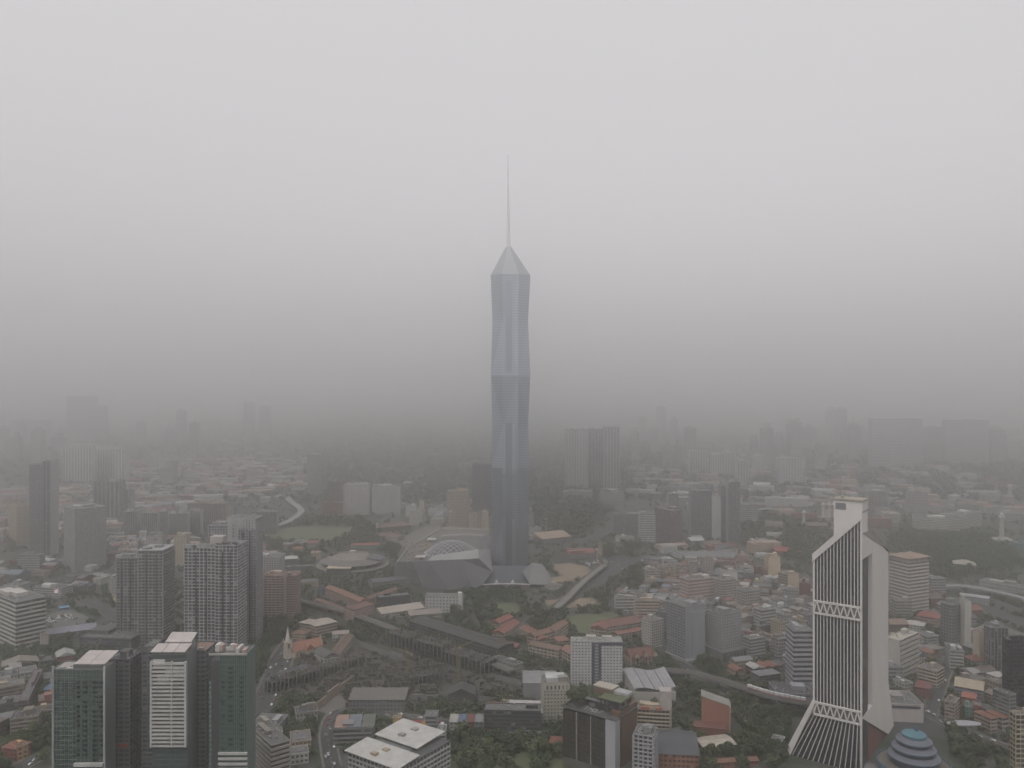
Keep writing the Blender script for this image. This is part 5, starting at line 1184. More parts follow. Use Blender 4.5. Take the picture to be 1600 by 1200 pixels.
# right side named low-rise
r = Hl('white_block_deck', 'white block with a fenced roof deck right of the slanted tower', 'block', (1392,1128), (1443,1130), 34, 16, 'flat', col=(.43,.40,.38), style=None)
MB().box(.2, 26, -.5, -.25, 13, 15.2).build('navy_fascia', paint(NAVY), r)
r = T('white_cinema', 'white block with a curved tan roof and blank side right of the slanted tower', 'block', 1384, 1406, 1436, 1002, b=1062, yaw=40, col=(.40,.38,.35), R='bands', L='blank', plants=1, roofm=paint((.36,.32,.27), streak=False), fh=5, sp=.7)
Hl('grey_banded_annexe', 'grey banded annexe at the foot of the white curved-roof block', 'annexe', (1385,1066), (1412,1066), 14, 15, 'flat', col=(.30,.30,.305), style='b')
for lab, p0, p1, dep, h, rf, c, rc in [
    ('cream apartment block with small windows below the white grid block', (1434,1068), (1464,1076), 18, 17, 'flat', (.44,.37,.29), TILE),
    ('white gridded office with green roof edge and red roof, right', (1484,1048), (1506,1050), 26, 22, 'flat', (.38,.38,.36), TILE),
    ('shop with a tan sloped roof and lavender wall, right', (1492,1092), (1536,1100), 24, 13, 'gable', (.26,.25,.30), (.40,.34,.25)),
    ('pinkish narrow tower block beside the tan sloped roof', (1476,1130), (1492,1134), 16, 20, 'flat', (.36,.28,.24), TILE),
    ('dark red shophouse with skylights right of the fenced roof deck', (1430,1090), (1452,1094), 20, 11, 'hip', (.19,.07,.06), (.17,.06,.055)),
    ('bright orange-roofed shophouse in front of the very dark tower', (1503,1106), (1524,1110), 14, 11, 'hip', BRICK, (.34,.11,.08)),
    ('green-netted shop behind the white canopy', (1508,1122), (1520,1124), 14, 10, 'flat', (.12,.22,.19), TILE),
    ('brick-red shop beside the green-netted shop', (1521,1122), (1534,1124), 14, 11, 'flat', (.24,.075,.06), TILE),
    ('pink curved corner block with red roof behind the angled tower', (1432,978), (1466,984), 22, 14, 'hip', (.38,.27,.24), (.25,.075,.06)),
    ('tan pitched hall left of the pink corner block', (1392,988), (1420,988), 20, 10, 'gable', BROWN, (.24,.16,.13)),
    ('white villa with a bright white roof below the tan banded tower', (1412,985), (1442,990), 16, 9, 'hip', WHITE, (.45,.43,.42)),
    ('round red-roofed kiosk terrace behind the white gridded office', (1518,1042), (1562,1042), 16, 7, 'hip', OFFW, (.20,.075,.06)),
    ('long white station hall at the far right', (1530,920), (1610,935), 26, 12, 'flat', (.36,.35,.34), TILE),
    ('station canopy with rounded end at the right', (1500,940), (1545,946), 12, 9, 'arch', LGREY, (.33,.33,.34)),
    ('flat-roofed villa with a lit sign at the far right', (1490,890), (1525,893), 26, 10, 'hip', OFFW, (.36,.33,.28)),
    ('long white complex with colonnaded wings, far right', (1428,826), (1500,830), 40, 24, 'flat', (.52,.50,.46), TILE),
    ('right wing of the long white complex', (1495,828), (1534,822), 36, 30, 'flat', (.52,.50,.46), TILE),
    ('curved white balconied block right of the slanted tower top', (1368,803), (1400,805), 26, 12, 'flat', (.38,.37,.34), TILE),
    ('white columned memorial hall at the right edge', (1564,815), (1610,818), 40, 18, 'flat', (.40,.39,.36), TILE),
    ('white hall with teal pool roof below the far minaret', (1552,850), (1584,852), 26, 8, 'hip', (.38,.36,.32), (.36,.34,.30)),
    ('teal-roofed sports hall at the right edge', (1585,856), (1612,858), 30, 8, 'flat', (.10,.19,.20), TILE),
    ('red-roofed hall in the trees left of the slanted tower', (1214,868), (1240,868), 28, 8, 'hip', BRICK, (.30,.07,.06)),
    ('long pale banded shop row left of the slanted tower', (1201,945), (1258,958), 14, 10, 'flat', (.38,.35,.32), TILE)]:
    Hl('hall' if 'hall' in lab else 'shop_block', lab, 'building', p0, p1, dep, h, rf, col=c, rc=rc, style='b' if h > 12 else 'w')
# striped market roofs
for q in range(9):
    a = gp(1082+q*11, 878); r = low('market_hall', nth(q)+' of the parallel white-edged market roofs, counted from the left', 'market hall', Vector((a.x, a.y, 0)), math.radians(28), 9, 60, 7, 'gabled', col=OFFW, rc=(.13,.135,.14), rh=2.2, group='striped market roofs', style=None, detail=False)
    for s in (-.6, 9.1): MB().box(s, s+.6, -1, 61, 7.1, 7.8).build('white_edge', paint(WHITE), r)
# white tents on the wooded slope
for q, (px, py) in enumerate(((637,757), (650,754), (667,759))):
    a = gp(px, py); r = thing('white_tent', ('left', 'middle', 'right')[q]+' white tent roof on the wooded slope behind the flats', 'tent', a, .3)
    MB().add([(-14,-10,5),(14,-10,5),(14,10,5),(-14,10,5),(0,0,11)], [(0,1,4),(1,2,4),(2,3,4),(3,0,4)]).build('canopy', paint((.55,.54,.52)), r)
    for x in (-13, 13):
        for y in (-9, 9): MB().box(x-.3, x+.3, y-.3, y+.3, 0, 5).build('post', STEEL, r)
# minarets, masts, columns
def minaret(lab, px, py, ytop, r0, cap=True):
    a = gp(px, py); h = zz(ytop, a.y); r = thing('minaret', lab, 'minaret', a)
    MB().box(-r0*2, r0*2, -r0*2, r0*2, 0, h*.18).build('base', paint(OFFW), r); MB().tube((0,0,h*.18), (0,0,h*.82), r0, r0*.8, 10).build('shaft', paint((.42,.40,.36)), r)
    MB().lathe([(r0*1.5,h*.82),(r0*1.5,h*.86),(r0,h*.87),(r0,h*.92),(.1,h)], 12).build('cap', paint(WHITE), r)
minaret('slender white minaret at the far right', 1565, 850, 800, 4); minaret('cream minaret left of the slanted tower top', 1256, 822, 797, 3.5); minaret('small white lighthouse-like tower on the far right slope', 1578, 778, 756, 5)
for q, px in enumerate((1286, 1296, 1303)): minaret(('left','middle','right')[q]+' of three pale domed columns behind the slanted tower roof', px, 812, 784, 4)
for lab, px, py, yt in (('floodlight mast between the hotel and the mall', 704, 826, 800), ('thin floodlight mast right of the skyscraper', 853, 845, 812), ('floodlight pylon beside the red grandstand', 933, 882, 860)):
    a = gp(px, py); h = zz(yt, a.y); r = thing('floodlight_mast', lab, 'mast', a); MB().tube((0,0,0), (0,0,h), 1.0, .6, 8).build('pole', paint(OFFW), r); MB().box(-3, 3, -.5, .5, h, h+3).build('lamp_panel', paint(WHITE), r)
r = T('beige_pylon', 'narrow beige tower beside the red grandstand', 'tower', None, 935, 941, 850, b=870, dep=8, col=BEIGE, R='punch', L='blank', plants=0)
# billboard at left
a = gp(91, 934); r = thing('led_billboard', 'bright red and white screen billboard above the left car park', 'billboard', a)
MB().box(-.6, .6, -.5, .5, 0, 6).build('pole', STEEL, r); MB().box(-5.5, 5.5, -.6, .4, 6, 13).build('frame', paint(DGREY), r)
for x0, x1, z0, z1, c in ((-5.2,5.2,6.3,12.7,(.5,.05,.04)), (-5,-.4,6.8,11,(.8,.8,.8)), (.2,2.6,8.6,11.4,(.8,.75,.75)), (-3.4,1,9.4,12.2,(.75,.7,.7))):
    m, nt, b = newmat('screen'); b.inputs['Base Color'].default_value = (*c, 1); b.inputs['Emission Color'].default_value = (*c, 1); b.inputs['Emission Strength'].default_value = .12
    MB().box(x0, x1, -.78-.02*x1 if x1 < 5 else -.7, -.6, z0, z1).build('screen', m, r)
# white oval canopy
a = gp(1503, 1150); r = thing('oval_canopy', 'white leaf-shaped canopy roof at lower right', 'canopy', a, math.radians(-28))
pts = [Vector((15*math.cos(t)*(1 if abs(t) < 1.57 else .8), 6.5*math.sin(t)+2*math.cos(t), 11+1.5*math.cos(t))) for t in [i*2*math.pi/28-math.pi for i in range(28)]]
MB().slab(pts, (0,0,.7)).build('roof', ribbed((.34,.34,.36), 2, amt=.1), r)
for x in (-8, 0, 8): MB().tube((x,0,0), (x,0,11.4), .4, .4).build('column', STEEL, r)

# ================================================================== building site
def frame_block(lab, p0, p1, dep, levels, fh, bays, col=(.065,.06,.054)):
    a, b = gp(*p0), gp(*p1); v = b-a; r = thing('concrete_frame', lab, 'building frame', a, math.atan2(v.y, v.x)); w = v.length; cm = paint(col, var=.7, scale=.4)
    for k in range(1, levels+1):
        for i in range(bays):
            if k < levels or rng.random() < .45: MB().box(w*i/bays+.02, w*(i+1)/bays, -.5, dep+.5, k*fh-.5, k*fh).build('floor_slab', cm, r)
            elif rng.random() < .7: MB().box(w*i/bays+.02, w*(i+1)/bays, -.5, dep*rng.uniform(.3, .7), k*fh-.5, k*fh).build('floor_slab', cm, r)
        if k == levels:
            for i in range(bays*3):
                x, y = rng.uniform(0, w-3), rng.uniform(0, dep-2); MB().box(x, x+rng.uniform(.6, 3), y, y+rng.uniform(.6, 2), k*fh+.02, k*fh+rng.uniform(.5, 2.2)).build('site_stack', paint(rng.choice(((.05,.045,.04), (.11,.10,.09), (.16,.12,.08), (.07,.08,.09)))), r)
    me = MB().box(-.45, .45, -.45, .45, 0, levels*fh+1.6).mesh('column', paint((.2,.19,.175), var=.5)); nd = max(1, round(dep/8))
    for i in range(bays+1):
        for j in range(nd+1): inst('column', me, r, (w*i/bays, dep*j/nd, 0))
    MB().box(1, w-1, dep*.6, dep-1, .1, levels*fh-.6).build('core_wall', paint((.06,.058,.055), var=.5), r)
    occupy(rect(a, math.atan2(v.y, v.x), w, dep), 0); return r, w
frame_block('long unfinished concrete frame along the viaduct, left stretch', (604,1010), (690,1035), 22, 4, 4.2, 14)
frame_block('long unfinished concrete frame along the viaduct, right stretch', (690,1035), (757,1055), 22, 3, 4.2, 11)
Hl('mall_shell', 'long half-built hall with ribbed roof behind the unfinished concrete frames', 'hall', (640,985), (778,1030), 26, 12, 'gable', col=(.10,.095,.088), rc=(.055,.052,.046), rh=2, style='b')
frame_block('half-buried concrete frame in the dark building pit, near the church', (425,1085), (500,1062), 16, 3, 3.5, 12, (.05,.047,.042))
frame_block('row of bare concrete piles and beams in the middle of the pit', (505,1058), (570,1036), 14, 2, 4, 12, (.07,.065,.058))
frame_block('low concrete frame at the near edge of the pit', (640,1072), (700,1062), 14, 2, 4, 9, (.06,.057,.05))
Hl('site_shed', 'dark gabled site shed with ribbed wall at the right of the pit', 'shed', (700,1100), (742,1100), 20, 9, 'gabled', col=(.09,.09,.09), rc=(.055,.055,.055), rh=6, style=None)
Hl('long_terrace', 'white arcaded row with dark roof at the end of the viaduct', 'terrace', (768,1040), (805,1052), 12, 8, 'flat', col=(.30,.29,.27))
m = MB()
for k in range(2200):
    px, py = rng.uniform(410, 850), rng.uniform(1022, 1108); a = gp(px, py)
    i, j = int((a.x-OX)/OC), int((a.y-OY)/OC)
    if OCC[i, j]: continue
    q = rng.uniform(.6, 3.2); hh = rng.choice((.4, .8, 1.5, 3, 5)); t = rng.random()
    if t < .25: m.box(a.x, a.x+.5, a.y, a.y+.5, 0, rng.uniform(3, 9))
    else: m.box(a.x, a.x+q*rng.uniform(1, 3), a.y, a.y+q, 0, hh)
occupy([gp(*p) for p in ((440,1015),(560,1005),(640,1015),(800,1035),(860,1062),(840,1080),(760,1086),(700,1092),(640,1106),(560,1085),(480,1092),(425,1090),(425,1045))], 0)
o = m.build('site_rubble', paint((.075,.07,.06), var=.7), kind='stuff'); o['label'] = 'rubble, stacks and stub columns over the dark building pit'
def crane(lab, px, py, h, jib, rz):
    a = gp(px, py); r = thing('tower_crane', lab, 'crane', a, rz); ym = paint((.24,.19,.10), var=.3)
    m = MB()
    for x in (-.9, .9):
        for y in (-.9, .9): m.bar((x,y,0), (x,y,h), .28)
    z = 0
    while z < h-2: m.bar((-.9,-.9,z), (.9,-.9,z+2), .16); m.bar((.9,.9,z), (-.9,.9,z+2), .16); m.bar((-.9,.9,z), (-.9,-.9,z+2), .16); m.bar((.9,-.9,z), (.9,.9,z+2), .16); z += 2
    m.build('mast', ym, r)
    m = MB()
    for y in (-.7, .7): m.bar((0,y,h+1), (jib,y,h+1), .22)
    m.bar((0,0,h+2.4), (jib,0,h+1.6), .22)
    for k in range(int(jib/2.5)): m.bar((k*2.5,-.7,h+1), (k*2.5+1.25,0,h+2.3), .14); m.bar((k*2.5+1.25,0,h+2.3), (k*2.5+2.5,.7,h+1), .14)
    m.build('jib', ym, r)
    m = MB(); m.bar((0,-.6,h+1), (-9,-.6,h+1), .25); m.bar((0,.6,h+1), (-9,.6,h+1), .25); m.build('counter_jib', ym, r)
    MB().box(-9.2, -6.6, -.9, .9, h-.8, h+1).build('counterweight', paint(GREY), r); MB().box(.3, 2, -1.9, -.8, h-.6, h+1.2).build('cab', paint(OFFW), r)
    m = MB(); m.bar((0,0,h), (0,0,h+6), .4); m.bar((0,0,h+6), (jib*.7,0,h+2), .1); m.bar((0,0,h+6), (-8.5,0,h+1.2), .1); m.build('apex_and_ties', ym, r)
    m = MB(); m.bar((jib*.6,0,h+1), (jib*.6,0,h-12), .1); m.build('hoist_rope', STEEL, r)
crane('tan tower crane in the pit, left of two', 636, 1064, 29, 24, 2.4)
crane('tan tower crane in front of the unfinished frame, right of two', 716, 1074, 40, 26, .9)
# hoardings
for q, (p0, p1) in enumerate((((560,1010),(640,1040)), ((640,1094),(765,1098)), ((770,1062),(815,1072)))):
    Hl('hoarding', ('upper','lower','right-hand')+() and ('upper','lower','right-hand')[q]+' grey hoarding round the building pit', 'hoarding', p0, p1, .4, 4.5, 'flat', col=(.20,.20,.20), style=None, units=False)

# ================================================================== viaducts
viaduct('railway_viaduct', 'elevated railway viaduct running past the school to the building site', 'viaduct', [(430,925),(470,938),(520,950),(560,962),(620,984),(690,1010),(760,1032),(800,1048)], 8, 9, rails=True, col=(.19,.185,.175))
vr, VP = viaduct('railway_viaduct', 'elevated railway viaduct with a pale parapet left of the slanted tower', 'viaduct', [(1030,1046),(1075,1050),(1110,1058),(1150,1070),(1200,1086),(1250,1096),(1300,1104)], 10, 10, rails=True, col=(.14,.135,.13))
viaduct('flyover', 'curving concrete flyover beyond the sports field', 'flyover', [(395,831),(430,822),(455,812),(470,800),(466,792),(455,784),(448,776)], 8, 16, gap=50, col=(.27,.26,.25))
viaduct('flyover', 'concrete ramp flyover right of the skyscraper', 'flyover', [(868,950),(885,935),(905,915),(925,897),(945,882)], 7, 11, col=(.18,.17,.155))
viaduct('flyover', 'long straight elevated rail deck at the far right', 'flyover', [(1450,918),(1500,915),(1560,925),(1620,940)], 9, 12, col=(.26,.26,.265))
# train on the right viaduct
P = [p for p in VP if 1160 < proj(p.x, p.y, 10)[0] < 1262]
r = thing('train', 'white train with a red stripe on the elevated railway', 'train', (P[0].x, P[0].y, 0))
for i in range(0, len(P)-1):
    a, b = P[i]-Vector((P[0].x, P[0].y, 0)), P[i+1]-Vector((P[0].x, P[0].y, 0)); d_ = (b-a).normalized(); n_ = Vector((-d_.y, d_.x, 0))*2.2; a, b = a+n_+d_*.3, b+n_-d_*.3
    c = MB(); c.bar(a+Vector((0,0,2.2)), b+Vector((0,0,2.2)), 2.7, 2.9); q = c.build('carriage', paint((.55,.55,.55), rough=.4), r)
    MB().bar(a+Vector((0,0,1.2)), b+Vector((0,0,1.2)), 2.76, .5).build('red_stripe', paint((.4,.04,.04)), q)
# ================================================================== fill-in streets of small houses
WALLS = [('white', WHITE), ('off-white', OFFW), ('cream', CREAM), ('pale grey', LGREY), ('beige', BEIGE), ('grey', GREY), ('pinkish', PINK), ('white', (.42,.42,.42)), ('brick-red', (.24,.10,.08)), ('dark grey', (.12,.12,.125))]
ROOFS = [('red tiled', TILE), ('brown tiled', TILE2), ('brown sheet', (.13,.11,.095)), ('grey sheet', (.20,.20,.205)), ('silvery sheet', (.29,.285,.28)), ('charcoal sheet', (.12,.12,.125)), ('stained sheet', (.17,.16,.15)), ('grey sheet', (.20,.20,.205)), ('white sheet', (.40,.395,.38)), ('dark sheet', (.085,.085,.09)), ('tan sheet', (.25,.215,.18)), ('blue-grey sheet', (.16,.19,.23))]
NF = [0]
REST = []
def district(phrase, poly, yaw, rows, wr, dr, hr, street=9, flat=.45, prob=.9, seed=1, cap=300):
    rd = random.Random(seed); th = math.radians(yaw); c, s = math.cos(th), math.sin(th)
    G = [gp(*p) for p in poly]; P = [(p.x, p.y) for p in G]
    us = [x*c+y*s for x, y in P]; vs = [-x*s+y*c for x, y in P]; v = min(vs); ri = 0
    while v < max(vs):
        d = rd.uniform(*dr); u = min(us); ci = 0; rowh = rd.uniform(*hr); rowroof = rd.choice(('gable', 'gable', 'gabled', 'hip')); rowflat = rd.random() < flat; rown = rd.choice(ROOFS); wid = rd.uniform(*wr)
        while u < max(us):
            w = wid*rd.choice((.9, 1, 1, 1.1, 1.9)); cx, cy_ = u*c-v*s, u*s+v*c; mx_, my_ = (u+w/2)*c-(v+d/2)*s, (u+w/2)*s+(v+d/2)*c
            o = Vector((cx, cy_, 0)); R_ = rect(o, th, w, d)
            if in_poly(mx_, my_, P) and rd.random() < prob and free(R_, -1):
                h = rowh*rd.uniform(.92, 1.08) if rd.random() < .8 else rd.uniform(*hr)*1.25
                if rd.random() < .08 and phrase in ('in crowded quarter', 'in old quarter', 'behind crowded quarter', 'right of slanted tower'): h = rd.uniform(18, 32)
                wn_, wc = rd.choice(WALLS); jit = rd.uniform(.8, 1.08); wc = tuple(round(k*jit, 2) for k in wc); rn, rc = rown if rd.random() < .6 else rd.choice(ROOFS)
                fl = h > 16 or (rowflat if rd.random() < .75 else not rowflat); kind = 'flat' if fl else rowroof
                if NF[0] < cap:
                    lab = '%s %s with %s roof %s, row %s, %s from left' % (wn_, 'block' if h > 13 else 'house', 'flat' if fl else rn, phrase, nth(ri), nth(ci))
                    low('town_block' if h > 13 else 'shophouse', lab, 'block' if h > 13 else 'shophouse', o, th, w, d, h, kind, col=wc, rc=rc, style=rd.choice('wwb'), group='houses '+phrase, detail=True, r=rd)
                    NF[0] += 1
                else:
                    REST.append((o, th, w, d, h, kind, wc, rc)); occupy(R_, 2)
                ci += 1
            u += w+rd.choice((.4, .4, .4, 2, 6))
        v += d+(street if ri % 2 else 2.5); ri += 1
district('under the railway', [(1130,1030),(1240,1040),(1262,1100),(1190,1075),(1140,1055)], 18, 9, (8,16), (11,17), (6,12), seed=3)
district('in crowded quarter', [(1120,945),(1270,945),(1268,1050),(1160,1030),(1158,985)], 24, 9, (7,13), (11,17), (7,15), street=7, seed=4, prob=.96)
district('in old quarter', [(950,935),(1060,925),(1130,945),(1110,960),(1040,965),(1040,1000),(985,965)], -28, 9, (7,13), (11,17), (7,16), street=7, seed=5, prob=.96)
district('right of slanted tower', [(1395,1000),(1600,1010),(1600,1130),(1530,1150),(1440,1110),(1395,1085)], 20, 9, (8,15), (12,18), (7,14), street=7, seed=6, prob=.95)
district('at lower left', [(-30,1040),(110,1030),(90,1110),(60,1190),(-30,1200)], 34, 9, (10,22), (12,22), (6,13), seed=8)
district('by corner office', [(390,1120),(500,1112),(520,1150),(500,1200),(455,1200),(390,1200)], 20, 9, (10,20), (12,18), (5,11), seed=9)
district('behind crowded quarter', [(1010,880),(1180,884),(1270,905),(1268,950),(1120,945),(1010,925)], -20, 9, (8,15), (12,18), (7,15), street=8, seed=10, prob=.95)
district('by the station', [(1392,905),(1470,905),(1600,965),(1600,1000),(1500,985),(1392,990)], 15, 10, (10,22), (14,24), (7,14), seed=11, prob=.7)
district('by building site', [(560,1120),(700,1112),(760,1140),(700,1165),(560,1160)], 6, 8, (8,14), (10,14), (5,10), seed=12, prob=.7)
district('left of condominiums', [(-20,890),(100,868),(180,905),(170,940),(60,930),(-20,950)], -12, 10, (12,30), (14,24), (6,14), seed=13, prob=.6)
district('behind the condominiums', [(170,835),(300,842),(290,880),(180,900)], 20, 10, (12,24), (14,20), (6,14), seed=14, prob=.8)
district('below ribbed hotel', [(985,840),(1200,850),(1200,884),(1010,880)], 12, 10, (14,30), (14,26), (6,14), seed=15, prob=.6)
district('in left distance', [(-30,770),(210,760),(330,772),(330,800),(190,836),(-30,850)], 15, 12, (14,40), (14,26), (7,16), seed=16, prob=.62, cap=295)
district('in left middle distance', [(200,720),(470,712),(500,760),(440,790),(330,772),(210,760)], 15, 14, (16,50), (14,30), (6,15), seed=17, prob=.4, cap=295)
district('by the arena', [(400,850),(500,850),(500,905),(470,930),(440,900),(400,890)], 15, 12, (14,28), (12,20), (6,12), seed=18, prob=.25, cap=296)
district('beyond the skyscraper', [(620,790),(770,785),(770,826),(650,822)], 8, 14, (16,34), (14,22), (6,14), seed=19, prob=.3, cap=297)
district('in right middle distance', [(1000,735),(1600,728),(1600,800),(1200,850),(1190,800),(1000,800)], -12, 14, (18,55), (16,34), (7,18), seed=20, prob=.28, cap=298)
# what cannot be picked apart: one mass of distant roofs
def mass(name, label, items):
    groups = {}
    mats = []; idx = {}
    M = MB()
    def mi(c, rib=False):
        k = tuple(round(q, 1 if 0 else 2) for q in c)
        k = min(idx, key=lambda a: sum((a[i]-k[i])**2 for i in range(3))) if len(idx) >= 24 else k
        if k not in idx: idx[k] = len(mats); mats.append(paint(k))
        return idx[k]
    for o, th, w, d, h, kind, wc, rc in items:
        c, s = math.cos(th), math.sin(th); T_ = lambda p: (o.x+p[0]*c-p[1]*s, o.y+p[0]*s+p[1]*c, p[2])
        m = MB(); m.box(0, w, 0, d, 0, h)
        M.add([T_(p) for p in m.v], m.f, mi(wc))
        m = MB()
        for k in range(max(1, int(h/3.6))):
            z = k*3.6+1.2
            for i in range(max(1, int(w/5))): m.box(i*5+.8, i*5+3.8, -.1, .1, z, z+1.5)
        M.add([T_(p) for p in m.v], m.f, mi((.06,.06,.06)))
        m = roof_mesh(kind, w, d, h+.05, min(w, d)*.2) if kind != 'flat' else MB().box(-.3, w+.3, -.3, d+.3, h+.02, h+.7)
        if kind == 'flat':
            m2 = MB(); m2.box(w*.15, w*.4, d*.2, d*.5, h+.72, h+3); m2.box(w*.6, w*.6+1.5, d*.6, d*.6+1.5, h+.72, h+2); m2.box(w*.75, w*.75+1.2, d*.3, d*.3+1.2, h+.72, h+1.8)
            M.add([T_(p) for p in m2.v], m2.f, mi(tuple(q*.9 for q in wc)))
        M.add([T_(p) for p in m.v], m.f, mi(rc if kind != 'flat' else tuple(q*.75 for q in wc)))
    o = M.build(name, mats, kind='stuff'); o['label'] = label; return o
rd = random.Random(77)
for k in range(1700):          # the far city, to where the haze closes
    py = 600+math.exp(rd.uniform(math.log(26), math.log(150))); px = rd.uniform(-60, 1660); a = gp(px, py)
    if 440 < px < 1060 and rd.random() < .72: continue
    n = math.sin(a.x*.0021+1.3)*math.cos(a.y*.0017)+math.sin(a.x*.0007-a.y*.0011)
    if n < -.1+rd.uniform(-.5, .5): continue
    w, d = rd.uniform(14, 60), rd.uniform(14, 30); h = rd.choice((6, 8, 10, 12, 14, 18)); th = rd.choice((.2, -.3, .5, .2))
    if a.y < 3200 and not free(rect(a, th, w, d), 0): continue
    if rd.random() < .035 and (px < 450 or px > 1050): h = rd.uniform(30, 75); w, d = rd.uniform(20, 40), 20
    wn_, wc = rd.choice(WALLS[:8]); rn, rc = rd.choice(ROOFS); wc = tuple(round(q*.75, 2) for q in wc); rc = tuple(round(q*.7, 2) for q in rc); REST.append((a, th, w, d, h, 'flat' if h > 20 or rd.random() < .5 else rd.choice(('gable','hip')), wc, rc))
    if a.y < 3200: occupy(rect(a, th, w, d), 0)
mass('distant_rooftops', 'far city roofs and small blocks melting into the haze', REST)

# ================================================================== trees
grove('at the bottom centre beside the street', [(700,1150),(850,1140),(880,1172),(860,1215),(700,1215)], 40, .9, 1.5)
grove('at the foot of the garden tower', [(1090,1140),(1200,1120),(1230,1200),(1110,1215),(1060,1190)], 34, .8, 1.3)
grove('below the slanted tower', [(1470,1150),(1600,1165),(1600,1215),(1480,1215)], 14, .7, 1.1)
grove('under the elevated railway', [(1050,1060),(1190,1090),(1260,1110),(1230,1130),(1140,1100),(1060,1090)], 26, .6, 1.0)
grove('behind the oval canopy', [(1425,1115),(1480,1110),(1510,1150),(1480,1180),(1440,1150)], 14, .7, 1.2)
grove('around the grey hotels', [(1020,1020),(1110,1035),(1120,1060),(1030,1050)], 18, .7, 1.1)
grove('in front of the mall', [(690,930),(770,925),(800,1000),(760,1005),(720,985),(700,960)], 34, .8, 1.4)
grove('left of the church', [(402,960),(470,965),(470,1000),(445,1020),(405,1040)], 26, .7, 1.3)
grove('beside the building site', [(395,1105),(470,1090),(510,1075),(520,1100),(470,1130),(400,1140)], 26, .6, 1.0)
grove('near the red house at lower left', [(-10,1120),(80,1100),(82,1200),(-10,1200)], 26, .7, 1.1)
grove('behind the green towers', [(60,1030),(130,1020),(180,1030),(130,1060),(70,1070)], 10, .7, 1.1)
grove('around the sports field', [(395,815),(560,808),(600,835),(590,852),(540,858),(400,862)], 170, .8, 1.4, False)
grove('behind', [(560,845),(640,850),(620,880),(605,870),(585,858)], 22, .8, 1.2, False)
grove('arena', [(465,862),(505,866),(500,905),(470,930)], 24, .8, 1.2, False)
grove('below the arena', [(480,905),(620,912),(600,930),(480,935)], 20, .6, 1.0, False)
grove('behind the white hotel', [(985,880),(1040,900),(1030,940),(1000,935)], 20, .8, 1.3, True)
grove('right of the small lawn', [(812,945),(890,960),(885,985),(830,990),(812,970)], 18, .8, 1.2, True)
grove('hill', [(832,790),(960,790),(900,840),(840,832)], 420, .9, 1.5, False)
grove('hill2', [(1160,800),(1290,820),(1330,860),(1260,880),(1160,850)], 460, .9, 1.5, False)
grove('hill3', [(1388,838),(1560,838),(1600,880),(1480,905),(1390,880)], 460, .9, 1.5, False)
grove('hill4', [(940,850),(1000,855),(990,880),(930,870)], 26, .9, 1.4, False)
for px0 in range(0, 1600, 100):      # street and garden trees between the houses
    for py0 in (780, 830, 880, 930, 980, 1030, 1080, 1130):
        grove('x', [(px0,py0),(px0+100,py0),(px0+100,py0+50),(px0,py0+50)], int(70*(900/gy(py0+25))**0-10+rng.uniform(-10, 25)), .35, .9, False)
rd = random.Random(5)
for k in range(26000):
    py = 600+math.exp(rd.uniform(math.log(24), math.log(185))); px = rd.uniform(-60, 1660); a = gp(px, py)
    n = math.sin(a.x*.0021+1.3)*math.cos(a.y*.0017)+math.sin(a.x*.0007-a.y*.0011)
    if not (440 < px < 1060) and n > .5+rd.uniform(-.9, .9): continue
    if a.y < 3200:
        i, j = int((a.x-OX)/OC), int((a.y-OY)/OC)
        if 0 <= i < 1500 and 0 <= j < 1400 and OCC[i, j]: continue
    FARV.append((a.x, a.y, rd.uniform(.8, 1.7)))
def tree_mass(name, label, pts, nq, size):
    rd = random.Random(3); protos = []
    for k in range(6):
        V, _ = crown_arrays(rd, 6, 9, 1, nq, size); protos.append(np.array([tuple(v) for v in V]))
    out = np.empty((len(pts)*nq*4, 3), np.float32); q = nq*4
    for i, (x, y, s) in enumerate(pts):
        a = rd.uniform(0, 6.28); p = protos[i % 6]; c, sn = math.cos(a), math.sin(a)
        out[i*q:(i+1)*q, 0] = (p[:, 0]*c-p[:, 1]*sn)*s+x; out[i*q:(i+1)*q, 1] = (p[:, 0]*sn+p[:, 1]*c)*s+y; out[i*q:(i+1)*q, 2] = p[:, 2]*s
    me = bpy.data.meshes.new(name); nv = len(out); me.vertices.add(nv); me.vertices.foreach_set('co', out.ravel())
    me.loops.add(nv); me.loops.foreach_set('vertex_index', np.arange(nv, dtype=np.int32)); me.polygons.add(nv//4)
    me.polygons.foreach_set('loop_start', np.arange(0, nv, 4, dtype=np.int32)); me.polygons.foreach_set('loop_total', np.full(nv//4, 4, np.int32)); me.update(calc_edges=True)
    me.materials.append(LEAF); o = bpy.data.objects.new(name, me); COL.objects.link(o); o['kind'] = 'stuff'; o['label'] = label
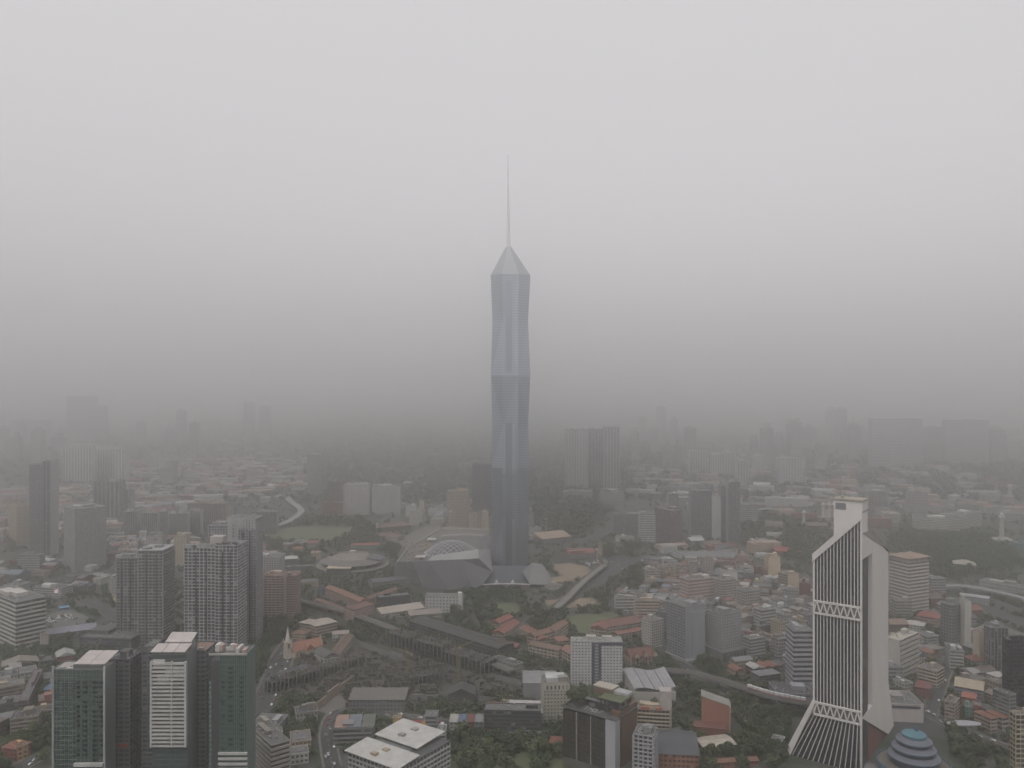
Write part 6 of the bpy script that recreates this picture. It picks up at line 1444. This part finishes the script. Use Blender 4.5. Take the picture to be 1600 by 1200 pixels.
nr = [p for p in FARV if p[1] < 1700]; fr = [p for p in FARV if p[1] >= 1700]
tree_mass('street_trees', 'garden and street trees massed between the houses', nr, 130, 1.5)
tree_mass('distant_woods', 'wooded slopes and parks far off in the haze', fr, 26, 3.2)

# ================================================================== traffic
traffic('avenue beside the grey church', 'on the avenue beside the church', 40)
traffic('street running past the dark office tower', 'on the street behind the bottom white roofs', 28)
traffic('highway curving past the striped office block', 'on the highway at left', 10)
traffic('road below the green towers', 'on the road at the bottom left corner', 12)
traffic('wide road right of the tallest skyscraper', 'on the wide road right of the skyscraper', 12)
traffic('street through the old shophouse quarter', 'on the street through the old quarter', 20)
traffic('dark street at the right edge', 'on the dark street at lower right', 14)
traffic('street behind the white slanted tower', 'on the lane behind the slanted tower', 8)
def lot(phrase, p0, p1, rows, cols, gap):
    a, b = gp(*p0), gp(*p1); u = (b-a).normalized(); v = Vector((-u.y, u.x, 0)); k = 0
    for i in range(rows):
        for j in range(cols):
            if rng.random() < .38: continue
            p = a+u*(j*2.9)+v*(i*gap); car(p.x, p.y, math.atan2(v.y, v.x), '%s, row %s, place %s' % (phrase, ORD[i], ORD[j]), 'cars parked '+phrase, .25, wheels=False); k += 1
lot('in the car park beside the striped office', (80,975), (112,968), 4, 12, 9)
lot('in the car park below the grandstand', (920,884), (960,878), 3, 18, 10)
lot('in the car park at the right', (1520,995), (1562,990), 4, 14, 8)
lot('in the yard under the elevated railway', (1150,1062), (1180,1072), 4, 9, 7)

# ================================================================== the haze
hm = bpy.data.materials.new('haze'); hm.use_nodes = True; ht = hm.node_tree; ht.nodes.clear()
ho = ht.nodes.new('ShaderNodeOutputMaterial'); hv = ht.nodes.new('ShaderNodeVolumePrincipled')
hv.inputs['Color'].default_value = (.985, .980, .982, 1); hv.inputs['Density'].default_value = 5.1e-4; hv.inputs['Anisotropy'].default_value = .91
ht.links.new(hv.outputs[0], ho.inputs['Volume'])
o = MB().box(-19600, 19600, -14600, 24600, -1.2, 690).build('haze', hm); o['kind'] = 'stuff'; o['label'] = 'pale smoke haze over the whole city'
